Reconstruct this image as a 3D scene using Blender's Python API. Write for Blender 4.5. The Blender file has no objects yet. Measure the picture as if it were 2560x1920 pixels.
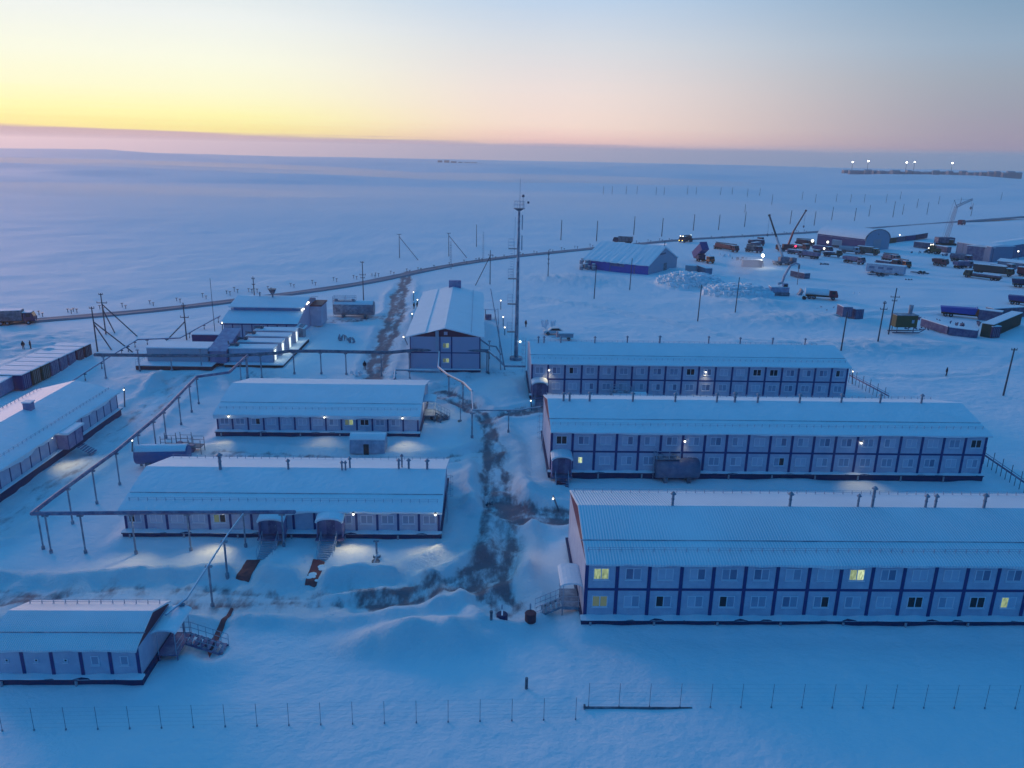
import bpy, math, random
import numpy as np
from mathutils import Vector, Matrix
random.seed(7)
sc = bpy.context.scene
COL = sc.collection
R = math.radians
# ------------------------------------------------------------------ camera
CH = 40.366; F = 1951.748; PIT = R(16.7525); ROL = R(1.1534)
fwd = Vector((0, math.cos(PIT), -math.sin(PIT))); up0 = Vector((0, math.sin(PIT), math.cos(PIT))); rt0 = Vector((1, 0, 0))
rt = rt0*math.cos(ROL) + up0*math.sin(ROL); up = -rt0*math.sin(ROL) + up0*math.cos(ROL)
cd = bpy.data.cameras.new('camera'); cam = bpy.data.objects.new('camera', cd); COL.objects.link(cam)
m = Matrix((rt, up, -fwd)).transposed().to_4x4(); m.translation = Vector((0, 0, CH)); cam.matrix_world = m
cd.sensor_width = 36; cd.lens = 36*F/2560; cd.clip_start = .5; cd.clip_end = 60000
sc.camera = cam
# ------------------------------------------------------------------ exposure
sc.view_settings.view_transform = 'Standard'; sc.view_settings.look = 'None'; sc.view_settings.gamma = 1; sc.view_settings.exposure = 0
sc.cycles.volume_bounces = 1; sc.cycles.max_bounces = 5; sc.cycles.diffuse_bounces = 3; sc.cycles.glossy_bounces = 2
# ------------------------------------------------------------------ world: dusk sky by elevation and azimuth
W = bpy.data.worlds.new('World'); sc.world = W; W.use_nodes = True
nt = W.node_tree; N = nt.nodes; Lk = nt.links
for n in list(N): N.remove(n)
def nd(t, **k):
    n = N.new(t)
    for a, b in k.items(): setattr(n, a, b)
    return n
def mth(op, a, b=None, c=None):
    n = nd('ShaderNodeMath', operation=op)
    for i, v in enumerate((a, b, c)):
        if v is None: continue
        if isinstance(v, (int, float)): n.inputs[i].default_value = v
        else: Lk.new(v, n.inputs[i])
    return n.outputs[0]
tc = nd('ShaderNodeTexCoord'); nm = nd('ShaderNodeVectorMath', operation='NORMALIZE'); Lk.new(tc.outputs['Generated'], nm.inputs[0])
sp = nd('ShaderNodeSeparateXYZ'); Lk.new(nm.outputs[0], sp.inputs[0])
el = mth('MULTIPLY', mth('ARCSINE', sp.outputs[2]), 57.29578)
az = mth('MULTIPLY', mth('ARCTAN2', sp.outputs[0], sp.outputs[1]), 57.29578)
mr = nd('ShaderNodeMapRange'); Lk.new(az, mr.inputs[0]); mr.inputs[1].default_value = -33; mr.inputs[2].default_value = 25
mr.inputs[3].default_value = .80; mr.inputs[4].default_value = .05
nz = nd('ShaderNodeTexNoise'); mp = nd('ShaderNodeMapping'); mp.inputs['Scale'].default_value = (2.5, 2.5, 110)
Lk.new(nm.outputs[0], mp.inputs[0]); Lk.new(mp.outputs[0], nz.inputs[0]); nz.inputs['Scale'].default_value = 3; nz.inputs['Detail'].default_value = 3
e2 = mth('ADD', mth('SUBTRACT', el, mr.outputs[0]), mth('MULTIPLY', mth('SUBTRACT', nz.outputs[0], .5), .55))
tt = mth('POWER', mth('MAXIMUM', mth('DIVIDE', mth('ADD', e2, 3.0), 93.0), 0.0), .5)
def ramp(stops):
    r = nd('ShaderNodeValToRGB'); Lk.new(tt, r.inputs[0]); cr = r.color_ramp
    while len(cr.elements) > 1: cr.elements.remove(cr.elements[-1])
    for i, (e, c) in enumerate(stops):
        p = min(1, (max(0, e+3)/93)**.5)
        el_ = cr.elements[0] if i == 0 else cr.elements.new(p)
        el_.position = p; el_.color = (*c, 1)
    return r.outputs[0]
ZN = (.024, .232, .58)
rl = ramp([(-3, (.30, .33, .47)), (-.35, (.52, .38, .43)), (-.08, (.60, .42, .43)), (.10, (1.05, .88, .27)), (1.1, (1.06, 1.0, .44)), (2.6, (1.02, 1.0, .66)), (4.5, (.98, .99, .80)), (7, (.88, .92, .89)), (10, (.68, .78, .84)), (20, (.13, .34, .62)), (40, (.030, .26, .60)), (90, ZN)])
rc = ramp([(-3, (.22, .33, .50)), (-.3, (.46, .38, .48)), (-.02, (.58, .42, .50)), (.15, (.98, .62, .54)), (1.3, (.98, .76, .65)), (3.5, (.88, .76, .72)), (6.5, (.70, .73, .78)), (9.5, (.50, .65, .84)), (20, (.14, .36, .62)), (40, (.025, .25, .60)), (90, ZN)])
rr = ramp([(-3, (.10, .22, .42)), (-.3, (.17, .29, .46)), (.1, (.24, .31, .47)), (.5, (.36, .30, .40)), (1.2, (.36, .32, .41)), (2.8, (.34, .35, .43)), (4.5, (.33, .38, .46)), (6.5, (.30, .41, .54)), (9.5, (.21, .35, .51)), (20, (.07, .26, .51)), (40, (.015, .22, .56)), (90, ZN)])
rb = ramp([(-3, (.03, .11, .30)), (3, (.03, .12, .34)), (20, (.010, .14, .42)), (90, ZN)])
def mix(f, a, b):
    n = nd('ShaderNodeMix', data_type='RGBA'); Lk.new(f, n.inputs[0]); Lk.new(a, n.inputs[6]); Lk.new(b, n.inputs[7]); return n.outputs[2]
def mrng(v, a, b):
    n = nd('ShaderNodeMapRange', interpolation_type='SMOOTHSTEP'); Lk.new(v, n.inputs[0]); n.inputs[1].default_value = a; n.inputs[2].default_value = b; return n.outputs[0]
c1 = mix(mrng(az, -21, 3), rl, rc); c2 = mix(mrng(az, 2, 33), c1, rr)
c3 = mix(mrng(mth('ABSOLUTE', mth('ADD', az, 20)), 62, 125), c2, rb)
bg = nd('ShaderNodeBackground'); Lk.new(c3, bg.inputs[0]); bg.inputs[1].default_value = 1.0
wo = nd('ShaderNodeOutputWorld'); Lk.new(bg.outputs[0], wo.inputs[0])
# ------------------------------------------------------------------ the last glow over the horizon
sd = bpy.data.lights.new('dawn_glow', 'SUN'); sun = bpy.data.objects.new('dawn_glow', sd); COL.objects.link(sun)
sd.energy = 1.5; sd.angle = R(24); sd.color = (1.0, .54, .42)
sun.rotation_euler = Vector((-math.sin(R(-42))*1, -math.cos(R(-42)), -math.tan(R(7)))).to_track_quat('-Z', 'Y').to_euler()

# ------------------------------------------------------------------ helpers
def at(px, py, z=0.0):
    d = fwd + rt*((px-1280)/F) - up*((py-960)/F)
    t = (z-CH)/d.z
    return Vector((0, 0, CH)) + d*t
MATS = {}
def mat(name, col, rough=.6, var=.12, scale=3.0, bump=0.0, bscale=8.0, metal=0.0, emit=None, es=1.0, frost=0.0):
    if name in MATS: return MATS[name]
    m_ = bpy.data.materials.new(name); m_.use_nodes = True
    t = m_.node_tree; p = t.nodes['Principled BSDF']
    p.inputs['Roughness'].default_value = rough; p.inputs['Metallic'].default_value = metal
    p.inputs['Base Color'].default_value = (*col, 1)
    if emit:
        p.inputs['Emission Color'].default_value = (*emit, 1); p.inputs['Emission Strength'].default_value = es
        m_.cycles.emission_sampling = 'NONE'
    else:
        tc_ = t.nodes.new('ShaderNodeTexCoord')
        n = t.nodes.new('ShaderNodeTexNoise'); n.inputs['Scale'].default_value = scale; n.inputs['Detail'].default_value = 5
        t.links.new(tc_.outputs['Object'], n.inputs['Vector'])
        mx = t.nodes.new('ShaderNodeMix'); mx.data_type = 'RGBA'
        mx.inputs[6].default_value = (*[c*(1-var) for c in col], 1); mx.inputs[7].default_value = (*[min(1, c*(1+var)) for c in col], 1)
        t.links.new(n.outputs[0], mx.inputs[0]); src = mx.outputs[2]
        if frost:
            n2 = t.nodes.new('ShaderNodeTexNoise'); n2.inputs['Scale'].default_value = .9; n2.inputs['Detail'].default_value = 8; n2.inputs['Roughness'].default_value = .7
            t.links.new(tc_.outputs['Object'], n2.inputs['Vector'])
            r = t.nodes.new('ShaderNodeMapRange'); r.inputs[1].default_value = .42; r.inputs[2].default_value = .72; r.inputs[4].default_value = frost
            t.links.new(n2.outputs[0], r.inputs[0])
            m2 = t.nodes.new('ShaderNodeMix'); m2.data_type = 'RGBA'; t.links.new(r.outputs[0], m2.inputs[0]); t.links.new(src, m2.inputs[6]); m2.inputs[7].default_value = (.72, .78, .85, 1)
            src = m2.outputs[2]
        t.links.new(src, p.inputs['Base Color'])
        if bump:
            b = t.nodes.new('ShaderNodeBump'); b.inputs['Strength'].default_value = bump; b.inputs['Distance'].default_value = .1
            n3 = t.nodes.new('ShaderNodeTexNoise'); n3.inputs['Scale'].default_value = bscale; n3.inputs['Detail'].default_value = 6
            t.links.new(tc_.outputs['Object'], n3.inputs['Vector']); t.links.new(n3.outputs[0], b.inputs['Height']); t.links.new(b.outputs[0], p.inputs['Normal'])
    MATS[name] = m_; return m_
SNOWC = (.80, .86, .90)
snow = mat('snow_cover', SNOWC, .6, .07, .45, .8, 1.6)
def corr_snow(sc_=1.2, mf=.68):
    m_ = bpy.data.materials.new('snow_dusted_corrugated_roof'); m_.use_nodes = True; t = m_.node_tree; p = t.nodes['Principled BSDF']; p.inputs['Roughness'].default_value = .5
    tc_ = t.nodes.new('ShaderNodeTexCoord'); w = t.nodes.new('ShaderNodeTexWave'); w.bands_direction = 'X'; w.inputs['Scale'].default_value = sc_; w.inputs['Distortion'].default_value = .2
    t.links.new(tc_.outputs['Object'], w.inputs['Vector'])
    n = t.nodes.new('ShaderNodeTexNoise'); n.inputs['Scale'].default_value = .13; n.inputs['Detail'].default_value = 4
    t.links.new(tc_.outputs['Object'], n.inputs['Vector'])
    r = t.nodes.new('ShaderNodeMapRange'); r.inputs[1].default_value = .30; r.inputs[2].default_value = .62; r.inputs[3].default_value = .25; t.links.new(n.outputs[0], r.inputs[0])
    mu = t.nodes.new('ShaderNodeMath'); mu.operation = 'MULTIPLY'; t.links.new(w.outputs[0], mu.inputs[0]); t.links.new(r.outputs[0], mu.inputs[1])
    b = t.nodes.new('ShaderNodeBump'); b.inputs['Strength'].default_value = .8; b.inputs['Distance'].default_value = .07; t.links.new(mu.outputs[0], b.inputs['Height']); t.links.new(b.outputs[0], p.inputs['Normal'])
    mx = t.nodes.new('ShaderNodeMix'); mx.data_type = 'RGBA'; mx.inputs[6].default_value = (*SNOWC, 1); mx.inputs[7].default_value = (.50, .62, .74, 1)
    m2 = t.nodes.new('ShaderNodeMath'); m2.operation = 'MULTIPLY'; m2.inputs[1].default_value = mf; t.links.new(mu.outputs[0], m2.inputs[0]); t.links.new(m2.outputs[0], mx.inputs[0]); t.links.new(mx.outputs[2], p.inputs['Base Color'])
    return m_
roofm = corr_snow(); roofm2 = corr_snow(2.0, .35)
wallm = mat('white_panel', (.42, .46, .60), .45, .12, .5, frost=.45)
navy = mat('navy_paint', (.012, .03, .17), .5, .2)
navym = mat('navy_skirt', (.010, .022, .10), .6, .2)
framem = mat('white_frame', (.72, .75, .84), .4, .03)
glass = mat('dim_glass', (.30, .36, .50), .2, .15, 1.5)
glassf = mat('frosted_glass', (.50, .55, .68), .4, .1, 1.5)
glassh = mat('curtained_glass', (.17, .21, .34), .15, .2, 1.5)
glassd = mat('dark_glass', (.015, .018, .03), .12, .1)
litg = mat('lit_window', (.3, .32, .1), .5, emit=(.48, .56, .28), es=.55)
def curtain(m_):
    t = m_.node_tree; p = t.nodes['Principled BSDF']; tc_ = t.nodes.new('ShaderNodeTexCoord'); w = t.nodes.new('ShaderNodeTexNoise'); w.inputs['Scale'].default_value = 5; mp_ = t.nodes.new('ShaderNodeMapping'); mp_.inputs['Scale'].default_value = (1.6, 1, .5)
    gi = t.nodes.new('ShaderNodeObjectInfo'); ad = t.nodes.new('ShaderNodeVectorMath'); t.links.new(tc_.outputs['Object'], ad.inputs[0]); t.links.new(gi.outputs['Location'], ad.inputs[1]); t.links.new(ad.outputs[0], mp_.inputs[0]); t.links.new(mp_.outputs[0], w.inputs['Vector'])
    r = t.nodes.new('ShaderNodeMapRange'); k_ = p.inputs['Emission Strength'].default_value; r.inputs[1].default_value = .3; r.inputs[2].default_value = .65; r.inputs[3].default_value = k_*.4; r.inputs[4].default_value = k_*1.25; t.links.new(w.outputs[0], r.inputs[0]); t.links.new(r.outputs[0], p.inputs['Emission Strength']); return m_
litb = mat('bright_lit_window', (.3, .32, .1), .5, emit=(.74, .84, .48), es=.8)
curtain(litg); curtain(litb)
litd = mat('faint_lit_window', (.06, .08, .05), .5, emit=(.20, .27, .18), es=.35)
bulb = mat('lamp_bulb', (1, 1, 1), .5, emit=(1, .93, .72), es=3.5)
bulbw = mat('cold_bulb', (1, 1, 1), .5, emit=(.85, 1, .95), es=3.5)
redl = mat('red_tail_light', (1, .1, .2), .5, emit=(1, .03, .12), es=4)
yell = mat('yellow_headlight', (1, .8, .2), .5, emit=(1, .72, .12), es=5)
steel = mat('frosted_steel', (.16, .20, .27), .5, .2, 2, frost=.55)
dsteel = mat('dark_steel', (.06, .08, .12), .5, .2, 2, frost=.35)
psteel = mat('purple_steel', (.13, .10, .22), .6, .2, 2, frost=.35)
rail = mat('frosted_rail', (.35, .42, .52), .6, .2)
maroon = mat('maroon_paint', (.11, .018, .05), .55, .25, 2)
rust = mat('rusty_metal', (.10, .03, .05), .7, .4, 1.5)
olive = mat('olive_paint', (.045, .05, .03), .6, .3, 1)
blue = mat('blue_paint', (.02, .04, .22), .5, .2, 1)
blues = mat('blue_tarp', (.03, .07, .42), .5, .2, 1)
orange = mat('orange_cab', (.30, .07, .015), .5, .25, 1.5)
red = mat('red_paint', (.22, .02, .04), .5, .3, 1.5)
tyre = mat('rubber', (.012, .012, .018), .9, .2)
wood = mat('brown_board', (.20, .05, .06), .8, .25, 2)
coat = mat('dark_coat', (.01, .012, .03), .9, .2)
skin = mat('skin', (.35, .2, .15), .6, .1)
greyw = mat('grey_panel', (.33, .36, .42), .5, .12, 1)
whitec = mat('white_car', (.6, .62, .66), .3, .05)
purp = mat('purple_grey_panel', (.22, .19, .36), .6, .2, .7, frost=.3)

class MB:
    def __init__(s): s.v = []; s.f = []; s.T = None
    def add(s, vs, fs):
        o = len(s.v)
        for q in vs:
            q = Vector(q); s.v.append(s.T @ q if s.T else q)
        s.f += [tuple(i+o for i in g) for g in fs]; return s
    def box(s, x0, x1, y0, y1, z0, z1):
        v = [(x, y, z) for z in (z0, z1) for y in (y0, y1) for x in (x0, x1)]
        return s.add(v, [(0, 2, 3, 1), (4, 5, 7, 6), (0, 1, 5, 4), (2, 6, 7, 3), (0, 4, 6, 2), (1, 3, 7, 5)])
    def tube(s, p, q, r, r2=None, n=6):
        p = Vector(p); q = Vector(q); r2 = r if r2 is None else r2
        d = (q-p).normalized(); a = d.orthogonal().normalized(); b = d.cross(a); vs = []
        for c, rr_ in ((p, r), (q, r2)):
            for i in range(n):
                t = 2*math.pi*i/n; vs.append(c + a*math.cos(t)*rr_ + b*math.sin(t)*rr_)
        fs = [(i, (i+1) % n, n+(i+1) % n, n+i) for i in range(n)] + [tuple(range(n))[::-1], tuple(range(n, 2*n))]
        return s.add(vs, fs)
    def prism(s, prof, a, b, axis='x'):   # prof in the plane across the axis, extruded a..b
        n = len(prof); mk = {'x': lambda t, u, w: (t, u, w), 'y': lambda t, u, w: (u, t, w), 'z': lambda t, u, w: (u, w, t)}[axis]
        vs = [mk(a, *p) for p in prof] + [mk(b, *p) for p in prof]
        return s.add(vs, [(i, (i+1) % n, n+(i+1) % n, n+i) for i in range(n)] + [tuple(range(n))[::-1], tuple(range(n, 2*n))])
    def sphere(s, c, r, n=8, h=6, sz=1):
        vs = []; fs = []
        for j in range(h+1):
            ph = math.pi*j/h
            for i in range(n): t = 2*math.pi*i/n; vs.append((c[0]+r*math.sin(ph)*math.cos(t), c[1]+r*math.sin(ph)*math.sin(t), c[2]+r*sz*math.cos(ph)))
        for j in range(h):
            for i in range(n): fs.append((j*n+i, j*n+(i+1) % n, (j+1)*n+(i+1) % n, (j+1)*n+i))
        return s.add(vs, fs)
    def build(s, name, m_, parent=None, smooth=False, bev=0):
        me = bpy.data.meshes.new(name); me.from_pydata([tuple(q) for q in s.v], [], s.f); me.materials.append(m_)
        import bmesh
        bm = bmesh.new(); bm.from_mesh(me); bmesh.ops.recalc_face_normals(bm, faces=bm.faces); bm.to_mesh(me); bm.free()
        if smooth:
            for p in me.polygons: p.use_smooth = smooth != 'quads' or len(p.vertices) == 4
        o = bpy.data.objects.new(name, me); COL.objects.link(o)
        if parent: o.parent = parent
        if bev:
            b = o.modifiers.new('bevel', 'BEVEL'); b.width = bev; b.segments = 2
        return o
def inst(name, me, parent, loc, rz=0):
    o = bpy.data.objects.new(name, me); COL.objects.link(o); o.parent = parent; o.location = loc; o.rotation_euler[2] = rz; return o
def thing(name, label, cat, loc=(0, 0, 0), rz=0, group=None):
    o = bpy.data.objects.new(name, None); COL.objects.link(o); o.empty_display_size = .3
    o.location = loc; o.rotation_euler = (0, 0, rz); return tag(o, label, cat, group)
def tag(o, label=None, cat=None, group=None, kind=None):
    if label: o['label'] = label
    if cat: o['category'] = cat
    if group: o['group'] = group
    if kind: o['kind'] = kind
    return o
def copytree(o, parent=None):
    c = o.copy(); COL.objects.link(c)
    if parent: c.parent = parent
    for ch in o.children: copytree(ch, c)
    return c
def place(proto, used, loc, rz=0, label=None, scale=None):
    o = proto if not used else copytree(proto)
    o.location = loc; o.rotation_euler = (0, 0, rz)
    if label: o['label'] = label
    if scale: o.scale = scale if hasattr(scale, '__len__') else (scale,)*3
    return o
def spot(loc, tgt, power, size=120, col=(1, .80, .42), r=.25):
    l = bpy.data.lights.new('lamp_light', 'SPOT'); l.energy = power; l.spot_size = R(size); l.spot_blend = .9; l.color = col; l.shadow_soft_size = r
    o = bpy.data.objects.new('lamp_light', l); COL.objects.link(o); o.location = loc
    o.rotation_euler = (Vector(tgt)-Vector(loc)).to_track_quat('-Z', 'Y').to_euler(); return o
def point(loc, power, col=(1, .86, .6), r=.2):
    l = bpy.data.lights.new('lamp_light', 'POINT'); l.energy = power; l.color = col; l.shadow_soft_size = r
    o = bpy.data.objects.new('lamp_light', l); COL.objects.link(o); o.location = loc; return o

# ------------------------------------------------------------------ ground
def vnoise(x, y, seed=0):
    xi = np.floor(x); yi = np.floor(y); xf = x-xi; yf = y-yi
    u = xf*xf*(3-2*xf); v = yf*yf*(3-2*yf)
    def h(a, b):
        t = np.sin(a*127.1+b*311.7+seed*74.7)*43758.5453; return t-np.floor(t)
    return (h(xi, yi)*(1-u)+h(xi+1, yi)*u)*(1-v)+(h(xi, yi+1)*(1-u)+h(xi+1, yi+1)*u)*v
def fbm(x, y, o=4, seed=0):
    s = 0; a = 1; t = 0
    for i in range(o):
        s = s+a*vnoise(x*2**i+i*17.3, y*2**i+i*9.1, seed+i); t += a; a *= .5
    return s/t
def pdist(X, Y, pts):
    best = np.full(X.shape, 1e9)
    for (x0, y0), (x1, y1) in zip(pts[:-1], pts[1:]):
        dx, dy = x1-x0, y1-y0; L2 = dx*dx+dy*dy
        t = np.clip(((X-x0)*dx+(Y-y0)*dy)/L2, 0, 1)
        best = np.minimum(best, np.hypot(X-x0-t*dx, Y-y0-t*dy))
    return best
def g2(pts): return [tuple(at(*p)[:2]) for p in pts]
ROADS = [  # pixel path, half width, dirt, berm
 ([(1020, 680), (1000, 740), (985, 800), (960, 860), (930, 960)], 2.4, .95, .3),
 ([(1105, 985), (1150, 1005), (1215, 1050), (1238, 1120), (1235, 1200), (1245, 1270), (1240, 1350), (1228, 1430), (1232, 1490), (1262, 1515)], 2.1, .80, .55),
 ([(1240, 1270), (1320, 1290), (1412, 1292)], 1.5, .95, .3),
 ([(1215, 1050), (1290, 1033), (1355, 1022)], 1.3, .9, .3),
 ([(1210, 1128), (1100, 1152), (950, 1158), (700, 1140), (560, 1132)], 1.8, .55, .35),
 ([(1225, 1430), (1130, 1468), (1010, 1497), (920, 1506)], 1.7, .85, .6), ([(1010, 1497), (850, 1502), (600, 1492), (300, 1490), (-60, 1495)], 2.6, .5, .65), ([(1170, 1300), (1165, 1360), (1120, 1410), (1000, 1455), (850, 1472)], .7, .25, .6),
 ([(-40, 1330), (150, 1190), (330, 1060), (470, 935), (560, 880), (640, 960)], 3.2, .42, .35),
 ([(790, 800), (870, 800), (985, 790)], 2.2, .6, .2),
 ([(640, 965), (780, 975), (930, 970), (1090, 985)], 2.5, .35, .3),
 ([(1090, 985), (1190, 940), (1300, 930)], 1.5, .4, .2), ([(1340, 745), (1480, 768), (1650, 800), (1850, 850), (2000, 862)], .8, .14, .12), ([(1560, 640), (1760, 680), (1960, 700), (2200, 712), (2500, 720)], 5, .2, .25), ([(1830, 640), (2060, 660), (2330, 690), (2600, 705)], 3.5, .26, .25), ([(2120, 800), (2260, 780), (2450, 770)], 2.5, .2, .3), ([(606, 1458), (636, 1398)], 1.3, 0, 0), ([(776, 1466), (800, 1398)], 1.3, 0, 0), ([(516, 1640), (582, 1520)], .8, 0, 0), ([(2130, 935), (2300, 945), (2450, 938), (2560, 890)], .4, .16, .1),
]
PTS = [(g2(p), w, d, b) for p, w, d, b in ROADS]
MOUNDS = [(430, 958, 9, 5, 1.9), (1050, 1598, 4.4, 2.4, 1.6), (940, 1618, 3.4, 1.8, 1.0), (1140, 1585, 3.5, 2.5, .9), (1322, 1235, 4, 5.5, 1.3), (1290, 985, 5.5, 7, 1.4), (1165, 1205, 4.5, 5, 1.0),
          (1165, 1265, 2.6, 2, .9), (900, 1400, 11, 4, .55), (620, 1400, 6, 4, .5), (1980, 1207, 4, 1.3, 1.1), (1190, 930, 5, 4, .9), (690, 920, 4, 8, .5), (1345, 1440, 4, 5, .6),
          (470, 1665, 3.5, 2, .7), (650, 1180, 12, 3, .5), (420, 1100, 6, 4, .6), (1500, 1215, 8, 1.6, .35), (2000, 800, 20, 8, 1.2), (2230, 870, 22, 7, 1.3), (1900, 765, 14, 8, 1.5), (330, 1390, 7, 2.5, -.35), (520, 1090, 4, 3, -.3), (1440, 700, 15, 12, 1.0)]
MPTS = [(*at(px, py)[:2], a, b, h) for px, py, a, b, h in MOUNDS]+[(-87.5, 141, 5.5, 9, 2.5), (-91, 128, 4, 6, 2.0), (-96, 122, 6, 5, 1.6), (-102, 150, 14, 18, 1.6)]
OUT = g2([(-300, 840), (-60, 812), (60, 803), (180, 796), (300, 786), (450, 771), (550, 757), (700, 739), (900, 711), (1100, 668), (1250, 645), (1400, 630), (1700, 600), (2000, 583), (2300, 562), (2560, 542), (2800, 523)])
RUB = [(*at(1725, 712)[:2], 10, 10, 2.8), (*at(1842, 738)[:2], 9.5, 9, 2.2)]
BLD = []   # footprints (x0,y0,theta,len,depth): snow shaped against the buildings
def height(X, Y):
    z = np.zeros(X.shape)
    near = np.exp(-(np.maximum(Y-420, 0)/300)**2)
    rd = np.hypot(X, Y)
    z = z + .9*(fbm(X/17, Y/17, 3, 61)-.45)*near*np.clip((Y-150)/60, 0, 1)
    z = z + .55*(fbm(X/22, Y/16, 3, 1)-.5)*near*np.clip((rd-20)/60, .3, 1)
    z = z + .30*(fbm(X/5.0, Y/4.0, 3, 5)-.5)*near + .16*(np.abs(fbm(X/2.6+Y*.13, Y/3.4, 3, 15)-.5)*2-.3)*near*np.clip((fbm(X/14, Y/14, 2, 25)-.35)*4, 0, 1)
    for cx, cy, a, b, h in MPTS:
        q = ((X-cx)/a)**2+((Y-cy)/b)**2
        z = z + h*np.exp(-q*1.2)*(1+.5*(fbm(X/2.2, Y/2.2, 3, 9)-.5)*(abs(h) > .8))
    for cx, cy, a, b, h in RUB:
        q = ((X-cx)/a)**2+((Y-cy)/b)**2
        z = z + h*np.clip(1.2-q, 0, 1)**.6
    dirt = np.zeros(X.shape); churn = np.zeros(X.shape)
    for cx, cy, a, b, h in MPTS: churn = np.maximum(churn, np.exp(-(((X-cx)/a)**2+((Y-cy)/b)**2)*.8)*(h > .7)*1.3)
    for pts, w, d, b in PTS:
        ds = pdist(X, Y, pts) + 2.2*(fbm(X/7, Y/9, 3, 3)-.5)
        ins = np.clip((w+.5-ds)/1.0, 0, 1); ins = ins*ins*(3-2*ins)
        z = z*(1-.75*ins) - .12*ins - (.12*np.exp(-((ds-1.0)/.35)**2)*ins if w > 1.5 else 0) + .1*ins*(fbm(X/.9, Y/.9, 2, 4)-.5)
        z = z + b*np.exp(-((ds-w-1.3)/.8)**2)*(.6+.8*fbm(X/2.5, Y/2.5, 2, 6))*(1-ins)
        dirt = np.maximum(dirt, d*np.clip((w+1.2-ds)/2.0, 0, 1)*((.62+.55*np.exp(-((ds-1.05)/.5)**2)+.25*np.exp(-(ds/.3)**2)) if w > 1.4 else 1)); churn = np.maximum(churn, np.exp(-((ds-w)/2.6)**2)*(.35+min(1, b*1.6)))
    z = z + churn*(.55*(fbm(X/1.5, Y/1.7, 4, 71)-.5)+.40*(np.abs(fbm(X/3.1, Y/2.7, 3, 77)-.5)*2-.25)); height.churn = churn
    dO = pdist(X, Y, OUT); k = np.clip((16-dO)/10, 0, 1); z = z*(1-k)
    # lie of the land far away
    far = np.clip((rd-450)/1500, 0, 1); A = np.arctan2(X, Y)
    f2 = np.clip((rd-420)/700, 0, 1)*np.exp(-(np.maximum(rd-2300, 0)/500)**2)
    z = z + f2*(22*(fbm(X/700, Y/330, 4, 21)-.5) + 17*(fbm(X/230+.3*fbm(X/500, Y/500, 2, 2), Y/120, 3, 51)-.5))
    rz_ = np.interp(A, [-.7, -.58, -.42, -.28, -.1, .1, .25, .45, .7], [15, 13, 5, -2, -3, -2, -1, 1, 3])
    z = z + np.exp(-((rd-2600)/520)**2)*(rz_ + 9*(fbm(A*11+3, rd/3000, 4, 31)-.5))
    z = z - np.clip((rd-3100)/6000, 0, 1)*120
    for (x0, y0, th, L, D, zs) in BLD:
        u = (X-x0)*math.cos(th)+(Y-y0)*math.sin(th); v = -(X-x0)*math.sin(th)+(Y-y0)*math.cos(th)
        dx = np.maximum(np.maximum(-u, u-L), 0); dy = np.maximum(np.maximum(-v, v-D), 0); dd = np.hypot(dx, dy)
        kk = np.clip(1-dd/2.2, 0, 1); z = z*(1-kk)+kk*(zs+.5*(fbm(X/3.5, Y/3.5, 3, 8)-.5)); dirt = dirt*(1-np.clip(1.4-dd, 0, 1))
    return z, dirt
def grid_axis(a, b, step, lo, hi, g):
    c = list(np.arange(a, b, step)); x = c[-1]; s = step
    while x < hi: s *= g; x += s; c.append(x)
    x = a; s = step; l = []
    while x > lo: s *= g; x -= s; l.append(x)
    return np.array(l[::-1]+c)
TH = .030
FL = 2.696; ZB = 1.143
SPEC = dict(A=((6.65, 59.93), 20, 2.8, 2, 14.0, 1.7), B=((5.0, 92.25), 20, 2.8, 2, 14.3, 1.75), C=((3.14, 124.6), 19, 2.8, 2, 14.0, 1.75),
            D=((-41.84, 104.48), 13, 2.2, 1, 17.0, 1.75), E=((-40.36, 74.12), 15, 2.2, 1, 13.7, 1.6), F=((-38.95, 50.44), 5, 2.2, 1, 5.9, 1.0))
for k, (o, n, S, f, D, rh) in SPEC.items(): BLD.append((o[0], o[1], TH, n*S, D, dict(A=.74, B=.30, C=.35, D=.62, E=.66, F=.62)[k]))
BLD += [(-60.2, 77, TH+math.pi/2, 36, 13, .35), (-19, 140, TH, 13, 46, .3), (-62, 164, TH, 15.4, 19, .3), (-69.5, 138, TH, 14, 8, .1), (-54, 140, TH, 9.5, 20, .2)]
xs = grid_axis(-85, 70, .5, -9500, 9500, 1.03); ys = grid_axis(38, 165, .5, -400, 9500, 1.022)
GX, GY = np.meshgrid(xs, ys); GZ, GD = height(GX, GY); CH_ = height.churn
def gz(x, y):
    z, _ = height(np.array([[float(x)]]), np.array([[float(y)]])); return float(z[0, 0])
def on(px, py, dz=0.0):
    """ground point under a pixel"""
    z = 0.0
    for _ in range(4):
        p = at(px, py, z); z = gz(p.x, p.y)
    return Vector((p.x, p.y, z+dz))
nx, ny = len(xs), len(ys)
me = bpy.data.meshes.new('ground'); vv = np.stack([GX.ravel(), GY.ravel(), GZ.ravel()], 1)
ii = (np.arange(ny-1)[:, None]*nx+np.arange(nx-1)[None, :]).ravel(); ff = np.stack([ii, ii+1, ii+nx+1, ii+nx], 1)
me.vertices.add(nx*ny); me.vertices.foreach_set('co', vv.ravel().astype(np.float32))
me.loops.add(ff.size); me.loops.foreach_set('vertex_index', ff.ravel().astype(np.int32))
me.polygons.add(len(ff)); me.polygons.foreach_set('loop_start', (np.arange(len(ff))*4).astype(np.int32)); me.polygons.foreach_set('use_smooth', np.ones(len(ff), bool))
me.update(calc_edges=True)
at_ = me.attributes.new('dirt', 'FLOAT', 'POINT'); at_.data.foreach_set('value', GD.ravel().astype(np.float32))
gm = bpy.data.materials.new('ground_snow'); gm.use_nodes = True; t = gm.node_tree; p = t.nodes['Principled BSDF']
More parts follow.
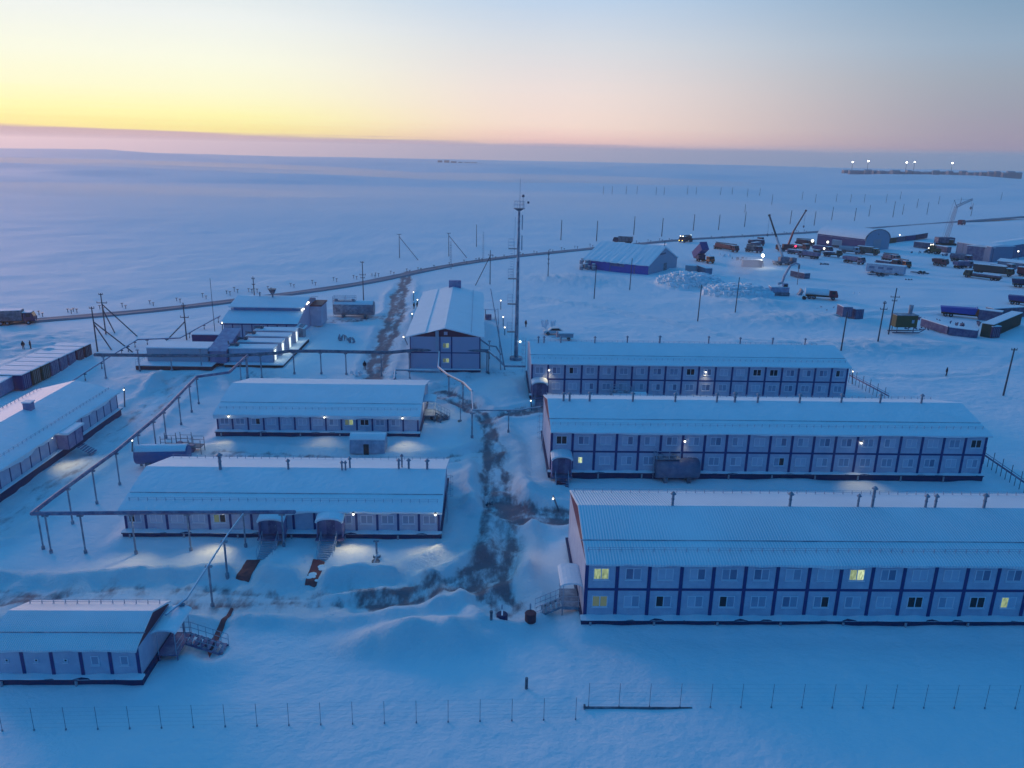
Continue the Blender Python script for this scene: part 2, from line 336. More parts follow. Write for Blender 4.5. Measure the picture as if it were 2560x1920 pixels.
p.inputs['Roughness'].default_value = .72; p.inputs['Specular IOR Level'].default_value = .35
def T(k, **kw):
    n = t.nodes.new(k)
    for a, b in kw.items(): setattr(n, a, b)
    return n
geo = T('ShaderNodeNewGeometry')
n1 = T('ShaderNodeTexNoise'); n1.inputs['Scale'].default_value = .34; n1.inputs['Detail'].default_value = 8; n1.inputs['Roughness'].default_value = .68
n2 = T('ShaderNodeTexNoise'); n2.inputs['Scale'].default_value = .05; n2.inputs['Detail'].default_value = 5
mpg = T('ShaderNodeMapping'); mpg.inputs['Scale'].default_value = (1.3, .55, 1); t.links.new(geo.outputs['Position'], mpg.inputs[0])
t.links.new(mpg.outputs[0], n1.inputs['Vector']); t.links.new(mpg.outputs[0], n2.inputs['Vector'])
atn = T('ShaderNodeAttribute', attribute_name='dirt')
a1 = T('ShaderNodeMath', operation='SUBTRACT'); a1.inputs[1].default_value = .5; t.links.new(n1.outputs[0], a1.inputs[0])
a2 = T('ShaderNodeMath', operation='MULTIPLY_ADD'); a2.inputs[1].default_value = 2.7; t.links.new(a1.outputs[0], a2.inputs[0]); t.links.new(atn.outputs['Fac'], a2.inputs[2])
mr_ = T('ShaderNodeMapRange', interpolation_type='SMOOTHSTEP'); mr_.inputs[1].default_value = .28; mr_.inputs[2].default_value = .95; t.links.new(a2.outputs[0], mr_.inputs[0])
a3 = T('ShaderNodeMath', operation='MULTIPLY'); t.links.new(mr_.outputs[0], a3.inputs[0])
a4 = T('ShaderNodeMath', operation='MINIMUM'); a4.inputs[1].default_value = 1; a5 = T('ShaderNodeMath', operation='MULTIPLY'); a5.inputs[1].default_value = 2.0
t.links.new(atn.outputs['Fac'], a5.inputs[0]); t.links.new(a5.outputs[0], a4.inputs[0]); t.links.new(a4.outputs[0], a3.inputs[1])
cs = T('ShaderNodeMix', data_type='RGBA'); cs.inputs[6].default_value = (.78, .84, .88, 1); cs.inputs[7].default_value = (.87, .88, .90, 1); t.links.new(n2.outputs[0], cs.inputs[0])
cm = T('ShaderNodeMix', data_type='RGBA'); t.links.new(a3.outputs[0], cm.inputs[0]); t.links.new(cs.outputs[2], cm.inputs[6]); cm.inputs[7].default_value = (.25, .19, .22, 1)
t.links.new(cm.outputs[2], p.inputs['Base Color'])
nb = T('ShaderNodeTexNoise'); nb.inputs['Scale'].default_value = 1.1; nb.inputs['Detail'].default_value = 9; nb.inputs['Roughness'].default_value = .6
mpb = T('ShaderNodeMapping'); mpb.inputs['Scale'].default_value = (.62, .85, 1); mpb.inputs['Rotation'].default_value = (0, 0, .25); t.links.new(geo.outputs['Position'], mpb.inputs[0]); t.links.new(mpb.outputs[0], nb.inputs['Vector'])
bp = T('ShaderNodeBump'); bp.inputs['Strength'].default_value = .5; bp.inputs['Distance'].default_value = .42; t.links.new(nb.outputs[0], bp.inputs['Height']); t.links.new(bp.outputs[0], p.inputs['Normal'])
ch_ = me.attributes.new('churn', 'FLOAT', 'POINT'); ch_.data.foreach_set('value', CH_.ravel().astype(np.float32))
atc = T('ShaderNodeAttribute', attribute_name='churn'); nf = T('ShaderNodeTexNoise'); nf.inputs['Scale'].default_value = 1.9; nf.inputs['Detail'].default_value = 9; nf.inputs['Roughness'].default_value = .72; t.links.new(geo.outputs['Position'], nf.inputs['Vector'])
cmul = T('ShaderNodeMath', operation='MULTIPLY'); t.links.new(atc.outputs['Fac'], cmul.inputs[0]); t.links.new(nf.outputs[0], cmul.inputs[1]); cm2 = T('ShaderNodeMath', operation='MULTIPLY_ADD'); cm2.inputs[1].default_value = 2.2; t.links.new(cmul.outputs[0], cm2.inputs[0]); t.links.new(nb.outputs[0], cm2.inputs[2]); t.links.new(cm2.outputs[0], bp.inputs['Height'])
me.materials.append(gm); g = bpy.data.objects.new('ground', me); COL.objects.link(g); tag(g, kind='structure')

# outer road: a low ploughed embankment
def ribbon(name, pts, prof, m_, sub=6.0):
    P = []
    for a, b in zip(pts[:-1], pts[1:]):
        a = Vector(a).to_2d(); b = Vector(b).to_2d(); k = max(1, int((b-a).length/sub)); P += [a.lerp(b, i/k) for i in range(k)]
    P.append(Vector(pts[-1]).to_2d()); vs = []; fs = []; n = len(prof)
    for _ in range(4): P = [P[0]]+[(P[i-1]+P[i]*2+P[i+1])/4 for i in range(1, len(P)-1)]+[P[-1]]
    for i, q in enumerate(P):
        d = (P[min(i+1, len(P)-1)]-P[max(i-1, 0)]).normalized(); nrm = Vector((-d.y, d.x))
        for o, z in prof: w = q+nrm*o; vs.append((w.x, w.y, z+(.06*math.sin(i*1.7+o*3) if 0 < abs(o) < 9 else 0)))
    for i in range(len(P)-1):
        for j in range(n-1): fs.append((i*n+j, i*n+j+1, (i+1)*n+j+1, (i+1)*n+j))
    mb = MB(); mb.add(vs, fs); o = mb.build(name, m_, smooth=False); return tag(o, kind='structure')
roadm = mat('packed_road_snow', (.24, .22, .27), .75, .3, .08, .5, 1.5)
ribbon('road', OUT, [(-3.2, -.3), (-2.0, .26), (-1.5, .34), (0, .22), (1.5, .34), (2.0, .26), (3.2, -.3)], roadm)

# ------------------------------------------------------------------ shared window meshes (frame at origin, facing -y)
def frame_mesh(w, h, bars=1):
    b = MB(); e = .07; b.box(-w/2, w/2, -.05, .0, -h/2, -h/2+e); b.box(-w/2, w/2, -.05, 0, h/2-e, h/2)
    b.box(-w/2, -w/2+e, -.048, 0, -h/2+e, h/2-e); b.box(w/2-e, w/2, -.048, 0, -h/2+e, h/2-e)
    if bars: b.box(-.04, .04, -.046, 0, -h/2+e, h/2-e)
    b.box(-w/2-.05, w/2+.05, -.13, -.051, -h/2-.06, -h/2+.01)
    o = b.build('window', framem); me_ = o.data; bpy.data.objects.remove(o); return me_
def pane_mesh(w, h, m_, part='both'):
    b = MB(); e = .07; x0, x1 = -w/2+e, w/2-e
    if part == 'left': x1 = -.04
    if part == 'right': x0 = .04
    b.box(x0, x1, -.022, -.004, -h/2+e, h/2-e); o = b.build('pane', m_); me_ = o.data; bpy.data.objects.remove(o); return me_
WF = {}
def window(parent, x, z, w, h, kind=('g', 'g'), y=0.0, rz=0, label=None, bars=1):
    key = (w, h, bars)
    if key not in WF: WF[key] = frame_mesh(w, h, bars)
    f = inst('window', WF[key], parent, (x, y, z), rz)
    mm = dict(h=glassh, g=glass, f=glassf, d=glassd, l=litg, b=litb, e=litd)
    if bars:
        for side, k in zip(('left', 'right'), kind):
            kk = (w, h, side, k)
            if kk not in WF: WF[kk] = pane_mesh(w, h, mm[k], side)
            inst('pane', WF[kk], f, (0, 0, 0))
    else:
        kk = (w, h, 'both', kind[0])
        if kk not in WF: WF[kk] = pane_mesh(w, h, mm[kind[0]])
        inst('pane', WF[kk], f, (0, 0, 0))
    if label: f['label'] = label
    return f
VP = {}
def vent(parent, x, y, z, h, r=.16, key='n', hood=True):
    """roof vent pipe with a cone cap"""
    k = (round(h, 1), r)
    if k not in VP:
        r *= .78; a = MB(); a.tube((0, 0, -.3), (0, 0, h), r, n=8); a.tube((0, 0, h*.55), (0, 0, h*.62), r*1.25, n=8); oa = a.build('v', steel)
        b = MB(); b.tube((0, 0, h+.06), (0, 0, h+.30), r*2.2, r*.3, n=10); b.tube((0, 0, h), (0, 0, h+.06), r*2.2, n=10); ob = b.build('c', steel)
        VP[k] = (oa.data, ob.data); bpy.data.objects.remove(oa); bpy.data.objects.remove(ob)
    o = inst('vent_pipe', VP[k][0], parent, (x, y, z)); inst('cap', VP[k][1], o, (0, 0, 0)); return o
def guard(parent, L, y, z, sl, step=.95, h=.42):
    b = MB(); n = int(L/step)
    for i in range(n+1):
        x = .3+i*(L-.6)/n; b.box(x-.02, x+.02, y-.02, y+.02, z-.05, z+h); b.tube((x, y+.25*sl, z-.02), (x, y, z+h*.8), .015, n=4)
    for zz in (.2, .4): b.tube((.2, y, z+zz), (L-.2, y, z+zz), .018, n=4)
    return b.build('snow_guard', rail, parent)
def lampfix(parent, x, y, z, m_=None, r=.17):
    b = MB(); b.box(x-.12, x+.12, y-.10, y+.12, z+.14, z+.24); b.tube((x, y+.1, z+.18), (x, y+.35, z+.18), .03, n=5); o = b.build('wall_lamp', dsteel, parent)
    c = MB(); c.sphere((x, y-.02, z), r, 8, 6); c.build('bulb', m_ or bulb, o); return o
def rooftop(parent, L, D, ze, rh, ov, m_, seed, ends=(.35, .35), wav=.28, droop=.22, mid=None, x0=0.0):
    """gable snow roof, ragged snow lip along the front eave"""
    b = MB(); ns = int((L+sum(ends))/.35); xs_ = [x0-ends[0]+i*(L+sum(ends))/ns for i in range(ns+1)]; vs = []
    rnd = random.Random(seed); nv = [rnd.random() for _ in range(400)]
    def no(x, s):
        t_ = x/s+50; i = int(t_); f = t_-i; f = f*f*(3-2*f); return nv[i % 400]*(1-f)+nv[(i+1) % 400]*f
    yr = D/2 if mid is None else mid
    for x in xs_:
        n_ = no(x, 2.1)*.6+no(x, .6)*.4; big = max(0, no(x, 5.5)-.45)*1.8
        yo = -ov-wav*n_*.6; lip = .06+droop*(n_*.7+big)
        zf = ze-ov*rh/yr
        vs += [(x, yo, zf-lip), (x, yo-.04, zf+.04), (x, yo*.45, zf+.16+(0-yo*.45+yo)*-0), (x, yr*.5, ze+rh*.5+.14+.05*no(x, 3.3)), (x, yr, ze+rh+.14), (x, D+ov*.5, ze-ov*.5*rh/yr+.14), (x, D+ov, ze-ov*rh/yr+.05), (x, D+ov, ze-ov*rh/yr-.05), (x, yr, ze+rh), (x, 0.02, ze-.01)]
    k = 10; fs = []
    for i in range(ns):
        for j in range(k): fs.append((i*k+j, i*k+(j+1) % k, (i+1)*k+(j+1) % k, (i+1)*k+j))
    fs += [tuple(range(k)), tuple(range(ns*k, ns*k+k))]
    b.add(vs, fs); return b.build('roof', m_, parent)
def dorm(key, name, label, wins, vents=(), maroon_gable=True, open_bays=(), bw=.31, roofmat=None, x_first=0, ov=.45, group=None, droop=.22, plinth=.55, guards=(1, 1)):
    (ox, oy), n, S, fl, D, rh = SPEC[key]; L = n*S; H = ZB+fl*FL if fl == 2 else ZB+2.5; ze = H+.12
    T_ = thing(name, label, 'building', (ox, oy, 0), TH, group)
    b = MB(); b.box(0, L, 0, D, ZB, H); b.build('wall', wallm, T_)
    # ends
    e = MB(); e.prism([(0.0, H+.005), (D/2, ze+rh-.02), (D, H+.005)], .03, L-.03, 'x') if False else None
    for xx in ((-.02, .10), (L-.10, L+.02)):
        q = MB(); q.prism([(0.02, H+.002), (D/2, ze+rh-.03), (D-.02, H+.002)], xx[0], xx[1], 'x'); q.build('gable', maroon if maroon_gable else wallm, T_)
    # platform with a ledge of snow and the dark void below
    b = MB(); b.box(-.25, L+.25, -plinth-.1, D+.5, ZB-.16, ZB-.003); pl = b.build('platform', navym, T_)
    b = MB(); s_ = MB()
    ns = int(L/.5)
    vs = []
    for i in range(ns+1):
        x = -.26+i*(L+.52)/ns; w = .05*math.sin(i*1.3)+.04*math.sin(i*.37)
        vs += [(x, -plinth-.12-w*.3, ZB-.02), (x, -plinth-.13-w*.3, ZB+.02+w), (x, -.004, ZB+.14+w), (x, -.004, ZB)]
    fs = []
    for i in range(ns):
        for j in range(4): fs.append((i*4+j, i*4+(j+1) % 4, (i+1)*4+(j+1) % 4, (i+1)*4+j))
    fs += [(0, 1, 2, 3), tuple(ns*4+j for j in range(4))]
    s_.add(vs, fs); s_.build('snow_ledge', snow, pl)
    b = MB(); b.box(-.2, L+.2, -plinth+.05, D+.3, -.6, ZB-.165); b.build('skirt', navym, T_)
    b = MB(); b.tube((0, 0, -.3), (0, 0, ZB-.165), .11, n=6); o_ = b.build('pile', greyw); pm_ = o_.data; bpy.data.objects.remove(o_)
    for i in range(int((L-.7)/5.6)+1): inst('pile', pm_, T_, (i*5.6+.6, -plinth-.02, 0))
    # columns and beams
    cb = MB(); cb.box(-bw/2, bw/2, -.035, .0, ZB+.02, H); oc = cb.build('column', navy); cm_ = oc.data; bpy.data.objects.remove(oc)
    for i in range(n+1): inst('column', cm_, T_, (min(max(i*S, bw/2-.01), L-bw/2+.01), 0, 0))
    if fl == 2:
        cb = MB(); cb.box(0, L, -.030, 0, ZB+FL-.13, ZB+FL+.10); cb.build('beam', navy, T_)
    cb = MB(); cb.box(0, L, -.032, 0, H-.14, H); cb.build('beam', navy, T_)
    rooftop(T_, L, D, ze, rh, ov, roofmat or snow, ord(key), droop=droop, ends=((.03, .25) if key in 'ABC' else (.2, .03) if key == 'F' else (.3, .3)))
    sl = rh/(D/2)
    if guards[0]: guard(T_, L, .9, ze+.9*sl+.12, 1)
    if guards[1]: guard(T_, L, D-.9, ze+.9*sl+.12, -1)
    b = MB(); b.box(-.2, L+.2, D*.16, D*.16+.06, ze+D*.16*sl+.13, ze+D*.16*sl+.21); b.build('roof_seam', steel, T_)
    wins(T_, S, H)
    for px, py, h, r in vents:
        q = at(px, py, ze+rh+.1); x = (q.x-ox)*math.cos(TH)+(q.y-oy)*math.sin(TH); y = (q.x-ox)*-math.sin(TH)+(q.y-oy)*math.cos(TH)
        y = min(max(y, D/2-.6), D/2+1.4); vent(T_, x, y, ze+rh-abs(y-D/2)*sl+.1, h, r)
    return T_
def twofloor(n, spec, skip=()):
    def w(T_, S, H):
        for fl in (0, 1):
            for i in range(n):
                if (fl, i) in skip: continue
                rw = random.Random(i*7+fl*3+n); k = spec.get((fl, i), (rw.choice('gggfh'), rw.choice('gggfh'))); zc = ZB+fl*FL+1.52
                if (fl, i) in spec and spec[(fl, i)] == 'single': window(T_, (i+.38)*S, zc, .62, .9, ('b',), bars=0, label='brightly lit single window pane'); continue
                window(T_, (i+.5)*S, zc, 1.38, 1.12, k, label='lit window glowing yellow' if ('l' in k or 'b' in k) else None)
    return w
def porch(parent, x0, x1, y1, z0, top, arch=.55, m_=None, steps=5, wall=None):
    """entrance porch with a barrel canopy under snow"""
    P_ = MB(); n = 8; w = (x1-x0)/2; cx = (x0+x1)/2
    prof = [(cx+(w+.12)*math.cos(math.pi*i/n), top-arch+arch*math.sin(math.pi*i/n)) for i in range(n+1)]
    prof += [(cx+(w-.05)*math.cos(math.pi*i/n), top-arch-.14+(arch-.05)*math.sin(math.pi*i/n)) for i in range(n, -1, -1)]
    vs = [(p_[0], -y1-.15, p_[1]) for p_ in prof]+[(p_[0], -.03, p_[1]+.3) for p_ in prof]
    k = len(prof); P_.add(vs, [(i, (i+1) % k, k+(i+1) % k, k+i) for i in range(k)]+[tuple(range(k)), tuple(range(k, 2*k))])
    c = P_.build('canopy', snow, parent)
    b = MB(); b.box(x0, x0+.08, -y1, -.04, z0+.02, top-arch-.1); b.box(x1-.08, x1, -y1, -.04, z0+.02, top-arch-.1)
    b.box(x0+.08, x1-.08, -y1*.55, -y1*.55+.06, z0+.02, top-arch-.12)
    b.build('porch_wall', wall or purp, parent)
    b = MB(); b.box(cx-.45, cx+.45, -y1*.55-.03, -y1*.55-.001, z0+.05, z0+2.0); dr = b.build('door', psteel, parent)
    b = MB(); b.box(cx+.3, cx+.36, -y1*.55-.07, -y1*.55-.032, z0+1.0, z0+1.12); b.build('handle', rail, dr)
    b = MB(); b.box(x0-.1, x1+.1, -y1-.35, -.62, z0-.20, z0-.05); b.build('landing', psteel, parent)
    s_ = MB()
    for i in range(steps):
        zz = z0-.22-(i+.5)*(z0-.35)/steps; yy = -y1-.35-i*.3; s_.box(cx-.75, cx+.75, yy-.27, yy, zz-.04, zz+.02)
    for sx in (-.78, .74): s_.tube((cx+sx, -y1-.3, z0-.15), (cx+sx, -y1-.35-steps*.3, .1), .045, n=5)
    st = s_.build('steps', rail if steps > 5 else psteel, parent)
    for sx in (-.8, .8):
        r_ = MB(); r_.tube((cx+sx, -y1-.3, z0+.9), (cx+sx, -y1-.35-steps*.3, 1.0), .03, n=5)
        for i in range(4): yy = -y1-.3-i*steps*.1; r_.tube((cx+sx, yy, z0-.1-i*(z0-.3)/3.4), (cx+sx, yy, z0+.9-i*(z0-.1)/3.4), .022, n=5)
        r_.build('handrail', rail, st)

# ---- A: the nearest two-storey dormitory
specA = {(1, 0): ('l', 'l'), (0, 0): ('e', 'e'), (1, 2): ('f', 'f'), (1, 7): ('f', 'f'), (1, 8): ('l', 'b'), (1, 11): ('f', 'f'), (0, 2): ('d', 'g'), (0, 4): ('d', 'g'), (0, 10): ('d', 'd'), (0, 12): ('d', 'd'), (0, 13): ('l', 'f'), (0, 14): ('d', 'g'), (0, 7): ('g', 'd'), (1, 10): ('f', 'f')}
A = dorm('A', 'dormitory_building', 'nearest two-storey white dormitory with navy grid, cut by the right edge', twofloor(20, specA),
         [(1681, 1264, 1.2, .16), (1974, 1266, 1.25, .17), (2144, 1267, 1.1, .13), (2180, 1268, 1.9, .17), (2313, 1269, 1.15, .15), (2337, 1269, 1.15, .15), (2459, 1270, 1.2, .17)], roofmat=roofm, droop=.25)
# ---- B
specB = {(1, 0): ('d', 'd'), (0, 1): 'single', (1, 2): ('f', 'f'), (1, 4): ('g', 'f'), (0, 2): ('f', 'f'), (0, 4): ('g', 'g'), (0, 5): ('d', 'g'), (0, 10): ('g', 'd'), (0, 11): ('f', 'f'), (1, 19): ('d', 'd'), (0, 18): ('f', 'f'), (0, 14): ('g', 'g'), (0, 12): ('f', 'g'), (1, 9): ('f', 'f'), (1, 16): ('f', 'f'), (1, 17): ('f', 'f')}
B = dorm('B', 'dormitory_building', 'middle two-storey white dormitory with navy frame grid, a horizontal tank standing before its front', twofloor(20, specB, {(0, 0)}),
         [(1409, 1001, 1.0, .17), (1424, 1001, 1.0, .17), (1474, 1001, 1.1, .17), (1582, 1002, 1.1, .17), (1688, 1003, 1.1, .17), (1792, 1004, 1.1, .17), (1837, 1004, 1.2, .2), (1894, 1005, 1.1, .17), (1999, 1006, 1.1, .17), (2103, 1006, 1.1, .17), (2200, 1007, 1.1, .17), (2303, 1008, 1.1, .17)], droop=.12, plinth=.35)
porch(B, .15, 2.65, 1.7, ZB, ZB+2.75, m_=None)
# ---- C
specC = {(1, 2): ('d', 'g'), (1, 9): ('d', 'd'), (1, 13): ('d', 'd'), (1, 14): ('d', 'd'), (1, 18): ('d', 'g'), (0, 18): ('g', 'g'), (1, 12): ('f', 'f'), (0, 2): ('f', 'f'), (0, 9): ('g', 'g'), (0, 12): ('f', 'f'), (0, 1): ('f', 'f'), (0, 13): ('f', 'f')}
C = dorm('C', 'dormitory_building', 'farthest two-storey white dormitory with navy frame grid, behind the middle one', twofloor(19, specC, {(0, 0)}),
         [(1346, 856, 1.0, .15), (1360, 856, 1.0, .15), (1402, 856, .9, .15), (1487, 857, 1.0, .15), (1568, 857, 1.0, .15), (1649, 858, 1.1, .18), (1771, 859, 1.1, .15), (1850, 860, 1.0, .15), (1931, 861, 1.0, .15), (2012, 862, 1.0, .15)], droop=.1, maroon_gable=False)
porch(C, .15, 2.65, 1.7, ZB, ZB+2.75)
GLR = 'long white two-storey dormitories in a row'
for o in (A, B, C): o['group'] = GLR
# ---- D and E: single-storey blocks
def winD(T_, S, H):
    kk = {3: ('f', 'f'), 4: ('f', 'f'), 5: ('f', 'f'), 6: ('f', 'f'), 7: ('g', 'f'), 8: ('e', 'l'), 9: ('d', 'd'), 11: ('g', 'f'), 12: ('f', 'f'), 2: ('g', 'd')}
    for i in range(13):
        if i == 12: continue
        window(T_, (i+.5)*S, ZB+1.42, 1.25, .92, kk.get(i, ('g', 'g')))
    for x in (1.98, 15.4, 26.4): lampfix(T_, x, -.80, H-.12, r=.11)
D_ = dorm('D', 'service_building', 'single-storey white block with navy columns, an arched shed before it', winD, (), bw=.23, droop=.42, maroon_gable=False, plinth=.45, guards=(1, 0))
def winE(T_, S, H):
    kk = {0: ('d', 'g'), 1: ('f', 'f'), 2: ('f', 'f'), 3: ('f', 'f'), 4: ('e', 'd')}
    for i in (0, 1, 2, 3, 4, 10.0, 11, 12, 13, 14):
        window(T_, (i+.5)*S, ZB+1.42, 1.3, .98, kk.get(int(i), ('g', 'g')))
    for x in (10.6, 24.05, 32.6): lampfix(T_, x, -.80, H-.12, r=.11)
E_ = dorm('E', 'canteen_building', 'long single-storey white block with two arched porches and red walkways before it', winE,
          [(551, 1172, 1.7, .22), (721, 1172, 1.0, .15), (855, 1174, .9, .12), (864, 1174, .9, .12), (875, 1170, 1.1, .13), (997, 1172, 1.0, .15), (1005, 1166, 1.4, .12), (1022, 1172, 1.0, .15), (1068, 1173, 1.0, .17)], bw=.25, droop=.38, maroon_gable=False, plinth=.5)
porch(E_, 14.3, 16.9, 1.5, ZB, ZB+2.25, arch=.4, steps=8); porch(E_, 20.3, 23.0, 1.5, ZB, ZB+2.35, arch=.5, steps=8)
# ---- F
def winF(T_, S, H):
    for i, (w_, h_) in {0: (.3, .3), 1: (.3, .3), 2: (.3, .3), 3: (.62, .8), 4: (.62, .8)}.items(): window(T_, (i+.5)*S-.05, ZB+1.35, w_, h_, ('d',) if w_ < .5 else ('g',), bars=0)
F_ = dorm('F', 'workshop_building', 'small white block with navy columns in the near left corner', winF, (), bw=.26, roofmat=roofm2, droop=.12, maroon_gable=True, plinth=.4, guards=(0, 1), ov=.35)
# ---- G: diagonal block at the left edge (front faces +x)
GX0, GY0 = -59.6, 113.2; GL = 37.4; GD_ = 12.0; GS = 2.12
G_ = thing('storehouse_building', 'long white block at the left edge with a chimney box on its snow roof', 'building', (GX0+.03*GL*0, GY0-GL, 0), TH+math.pi/2)
G_.location = (-60.25+GL*math.sin(TH), 113.1-GL*math.cos(TH), 0)
# local x runs along the wall towards the far end, local y to the west; the front wall is y=0 mirrored: use negative depth towards +y
H = ZB+2.6
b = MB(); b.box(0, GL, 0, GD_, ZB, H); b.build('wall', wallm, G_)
b = MB(); b.box(-.2, GL+.3, -.55, GD_, ZB-.16, ZB-.003); pl = b.build('platform', navym, G_)
b = MB(); b.box(-.2, GL+.32, -.57, -.01, ZB-.002, ZB+.12); b.build('snow_ledge', snow, pl)
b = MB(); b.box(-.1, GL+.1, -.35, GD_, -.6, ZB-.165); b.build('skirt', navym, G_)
cb = MB(); cb.box(-.09, .09, -.035, 0, ZB+.02, H); oc = cb.build('column', navy); cm_ = oc.data; bpy.data.objects.remove(oc)
for i in range(18): inst('column', cm_, G_, (GL-.09-i*GS, 0, 0))
rooftop(G_, GL, GD_, H+.1, 1.5, .45, snow, 5, droop=.5); guard(G_, GL, .9, H+.1+.9*.25+.12, 1); guard(G_, GL, GD_-.9, H+.1+.9*.25+.12, -1)
for x in (.0, GL-.1):
    q = MB(); q.prism([(0.02, H+.002), (GD_/2, H+1.55), (GD_-.02, H+.002)], x, x+.1, 'x'); q.build('gable', wallm, G_)
q = at(59.6, 1025, H+1.4); lx = (q.y-G_.location.y)
b = MB(); b.box(lx-.5, lx+.5, 5.0, 6.0, H+1.0, H+2.6); ch = b.build('chimney', purp, G_); b = MB(); b.box(lx-.6, lx+.6, 4.9, 6.1, H+2.6, H+2.75); b.build('cap', snow, ch)
# the porch on the wall (local -y side): recessed lobby under a drooping snow canopy
q = at(172, 1098, 2); px_ = (q.y-G_.location.y)
b = MB(); b.box(px_-1.9, px_+1.9, -1.5, -.04, ZB+.1, ZB+2.2); lb = b.build('lobby', purp, G_, bev=.03)
b = MB(); b.box(px_-2.2, px_+2.2, -1.8, -.03, ZB+2.2, ZB+2.5); b.build('canopy', snow, G_, bev=.1)
for i in range(3):
    b = MB(); b.box(px_-1.9+i*1.85, px_-1.8+i*1.85, -1.54, -1.5, ZB+.12, ZB+2.18); b.build('column', navy, G_)
b = MB()
for i in range(6): b.box(px_-.8, px_+.8, -2.2-i*.3, -1.93-i*.3, ZB-.1-i*.18, ZB-.04-i*.18)
b.build('steps', psteel, G_)
lampfix(G_, at(129, 1099, 3.2).y-G_.location.y, -.25, H-.25)

# ---- exterior stairs and ladders at the ends of the buildings
def ladder(name, label, base, h, yaw, w=.55, cage=True, group=None):
    t_ = thing(name, label, 'ladder', base, yaw, group)
    b = MB(); b.tube((-w/2, 0, 0), (-w/2, 0, h), .03, n=5); b.tube((w/2, 0, 0), (w/2, 0, h), .03, n=5); b.build('stile', rail, t_)
    b = MB()
    for i in range(int(h/.32)): b.tube((-w/2, 0, .25+i*.32), (w/2, 0, .25+i*.32), .02, n=4)
    b.build('rungs', rail, t_)
    if cage:
        b = MB()
        for i in range(int((h-2)/.8)+1):
            z = 2+i*.8; pts = [(-w/2, 0, z), (-w/2-.05, -.45, z), (0, -.7, z), (w/2+.05, -.45, z), (w/2, 0, z)]
            for a_, c_ in zip(pts[:-1], pts[1:]): b.tube(a_, c_, .018, n=4)
        for q_ in ((-w/2-.05, -.45), (0, -.7), (w/2+.05, -.45)): b.tube((*q_, 2), (*q_, h), .015, n=4)
        b.build('cage', rail, t_)
    return t_
def stair(name, label, base, yaw, z1, run=5.0, side=1, canopy=True, group=None, w=1.3, mm=None):
    """outside landing at z1 with a flight going down along local -x"""
    mm = mm or steel
    t_ = thing(name, label, 'staircase', base, yaw, group)
    b = MB(); b.box(0, 1.6, -.8, 2.2, z1-.12, z1); b.box(-.02, 1.62, -.84, -.80, z1-.3, z1+.02); b.build('landing', mm, t_)
    b = MB()
    n = max(4, int(z1/.2))
    for i in range(n): x = -(i+.5)*run/n; z = z1-(i+.5)*(z1-.15)/n; b.box(x-.16, x+.16, -.75, -.75+w, z-.03, z+.02)
    for yy in (-.78, -.75+w): b.prism([(0, z1), (-run, .1), (-run, -.1), (0, z1-.22)], yy, yy+.05, 'y')
    b.build('flight', mm, t_)
    b = MB()
    for yy in (-.78, -.75+w):
        for k in (.5, 1.0): b.tube((0, yy, z1+k), (-run, yy, .1+k), .025, n=4)
        for i in range(6): x = -i*run/5; b.tube((x, yy, z1-(z1-.1)*i/5), (x, yy, z1-(z1-.1)*i/5+1), .025, n=4)
    for k in (.5, 1.0): b.tube((0, -.8, z1+k), (1.6, -.8, z1+k), .025, n=4); b.tube((0, 2.2, z1+k), (0, .8, z1+k), .025, n=4)
    b.build('handrail', rail, t_)
    b = MB()
    for x in (.06, 1.5):
        for y in (-.7, 2.1): b.tube((x, y, -.3), (x, y, z1-.12), .06, n=6)
    b.build('support', mm, t_)
    if canopy:
        n = 8; vs = []
        for y in (-1.0, 2.5):
            for i in range(n+1): a = math.pi*i/n; vs.append((.8-1.0*math.cos(a), y, z1+2.15+.35*math.sin(a)))
            for i in range(n, -1, -1): a = math.pi*i/n; vs.append((.8-.92*math.cos(a), y, z1+2.05+.30*math.sin(a)))
        k = 2*(n+1); b = MB(); b.add(vs, [(i, (i+1) % k, k+(i+1) % k, k+i) for i in range(k)]+[tuple(range(k)), tuple(range(k, 2*k))]); b.build('canopy', snow, t_)
        b = MB()
        for x in (.1, 1.5):
            for y in (-.75, 2.15): b.tube((x, y, z1), (x, y, z1+2.15), .03, n=5)
        b.build('post', rail, t_)
    return t_
def loc(key, x, y):
    o = SPEC[key][0]; c, s_ = math.cos(TH), math.sin(TH); return (o[0]+x*c-y*s_, o[1]+x*s_+y*c, 0)
stair('outside_staircase', 'frosted staircase with a snowy canopy at the left end of the nearest dormitory', loc('A', -1.75, 2.2), TH, ZB+.05, 2.3)
ladder('roof_ladder', 'caged frosted ladder up the left end of the middle dormitory', loc('B', -.35, 9.5), 7.6, TH-math.pi/2)
ladder('roof_ladder', 'caged frosted ladder at the left end of the farthest dormitory beside the mast', loc('C', -.5, 11.0), 8.2, TH-math.pi/2)
s1 = stair('outside_staircase', 'small staircase at the right end of the block with the arched shed', loc('D', 28.75+1.6, 9.2), TH+math.pi, ZB+.1, 2.2, canopy=True)
ladder('roof_ladder', 'caged ladder on the right end of the long block with two porches', loc('E', 33.35, 7.2), 4.6, TH+math.pi/2)
ladder('roof_ladder', 'open ladder leaning by the right rear corner of the long block with two porches', loc('E', 33.6, 3.4), 3.9, TH+math.pi/2, cage=False)
s2 = stair('outside_staircase', 'purple frosted entrance stairs under a snow canopy at the right end of the near-left block', loc('F', 11.2+1.6, 4.6), TH+math.pi, ZB+.1, 3.0, canopy=True, mm=psteel)

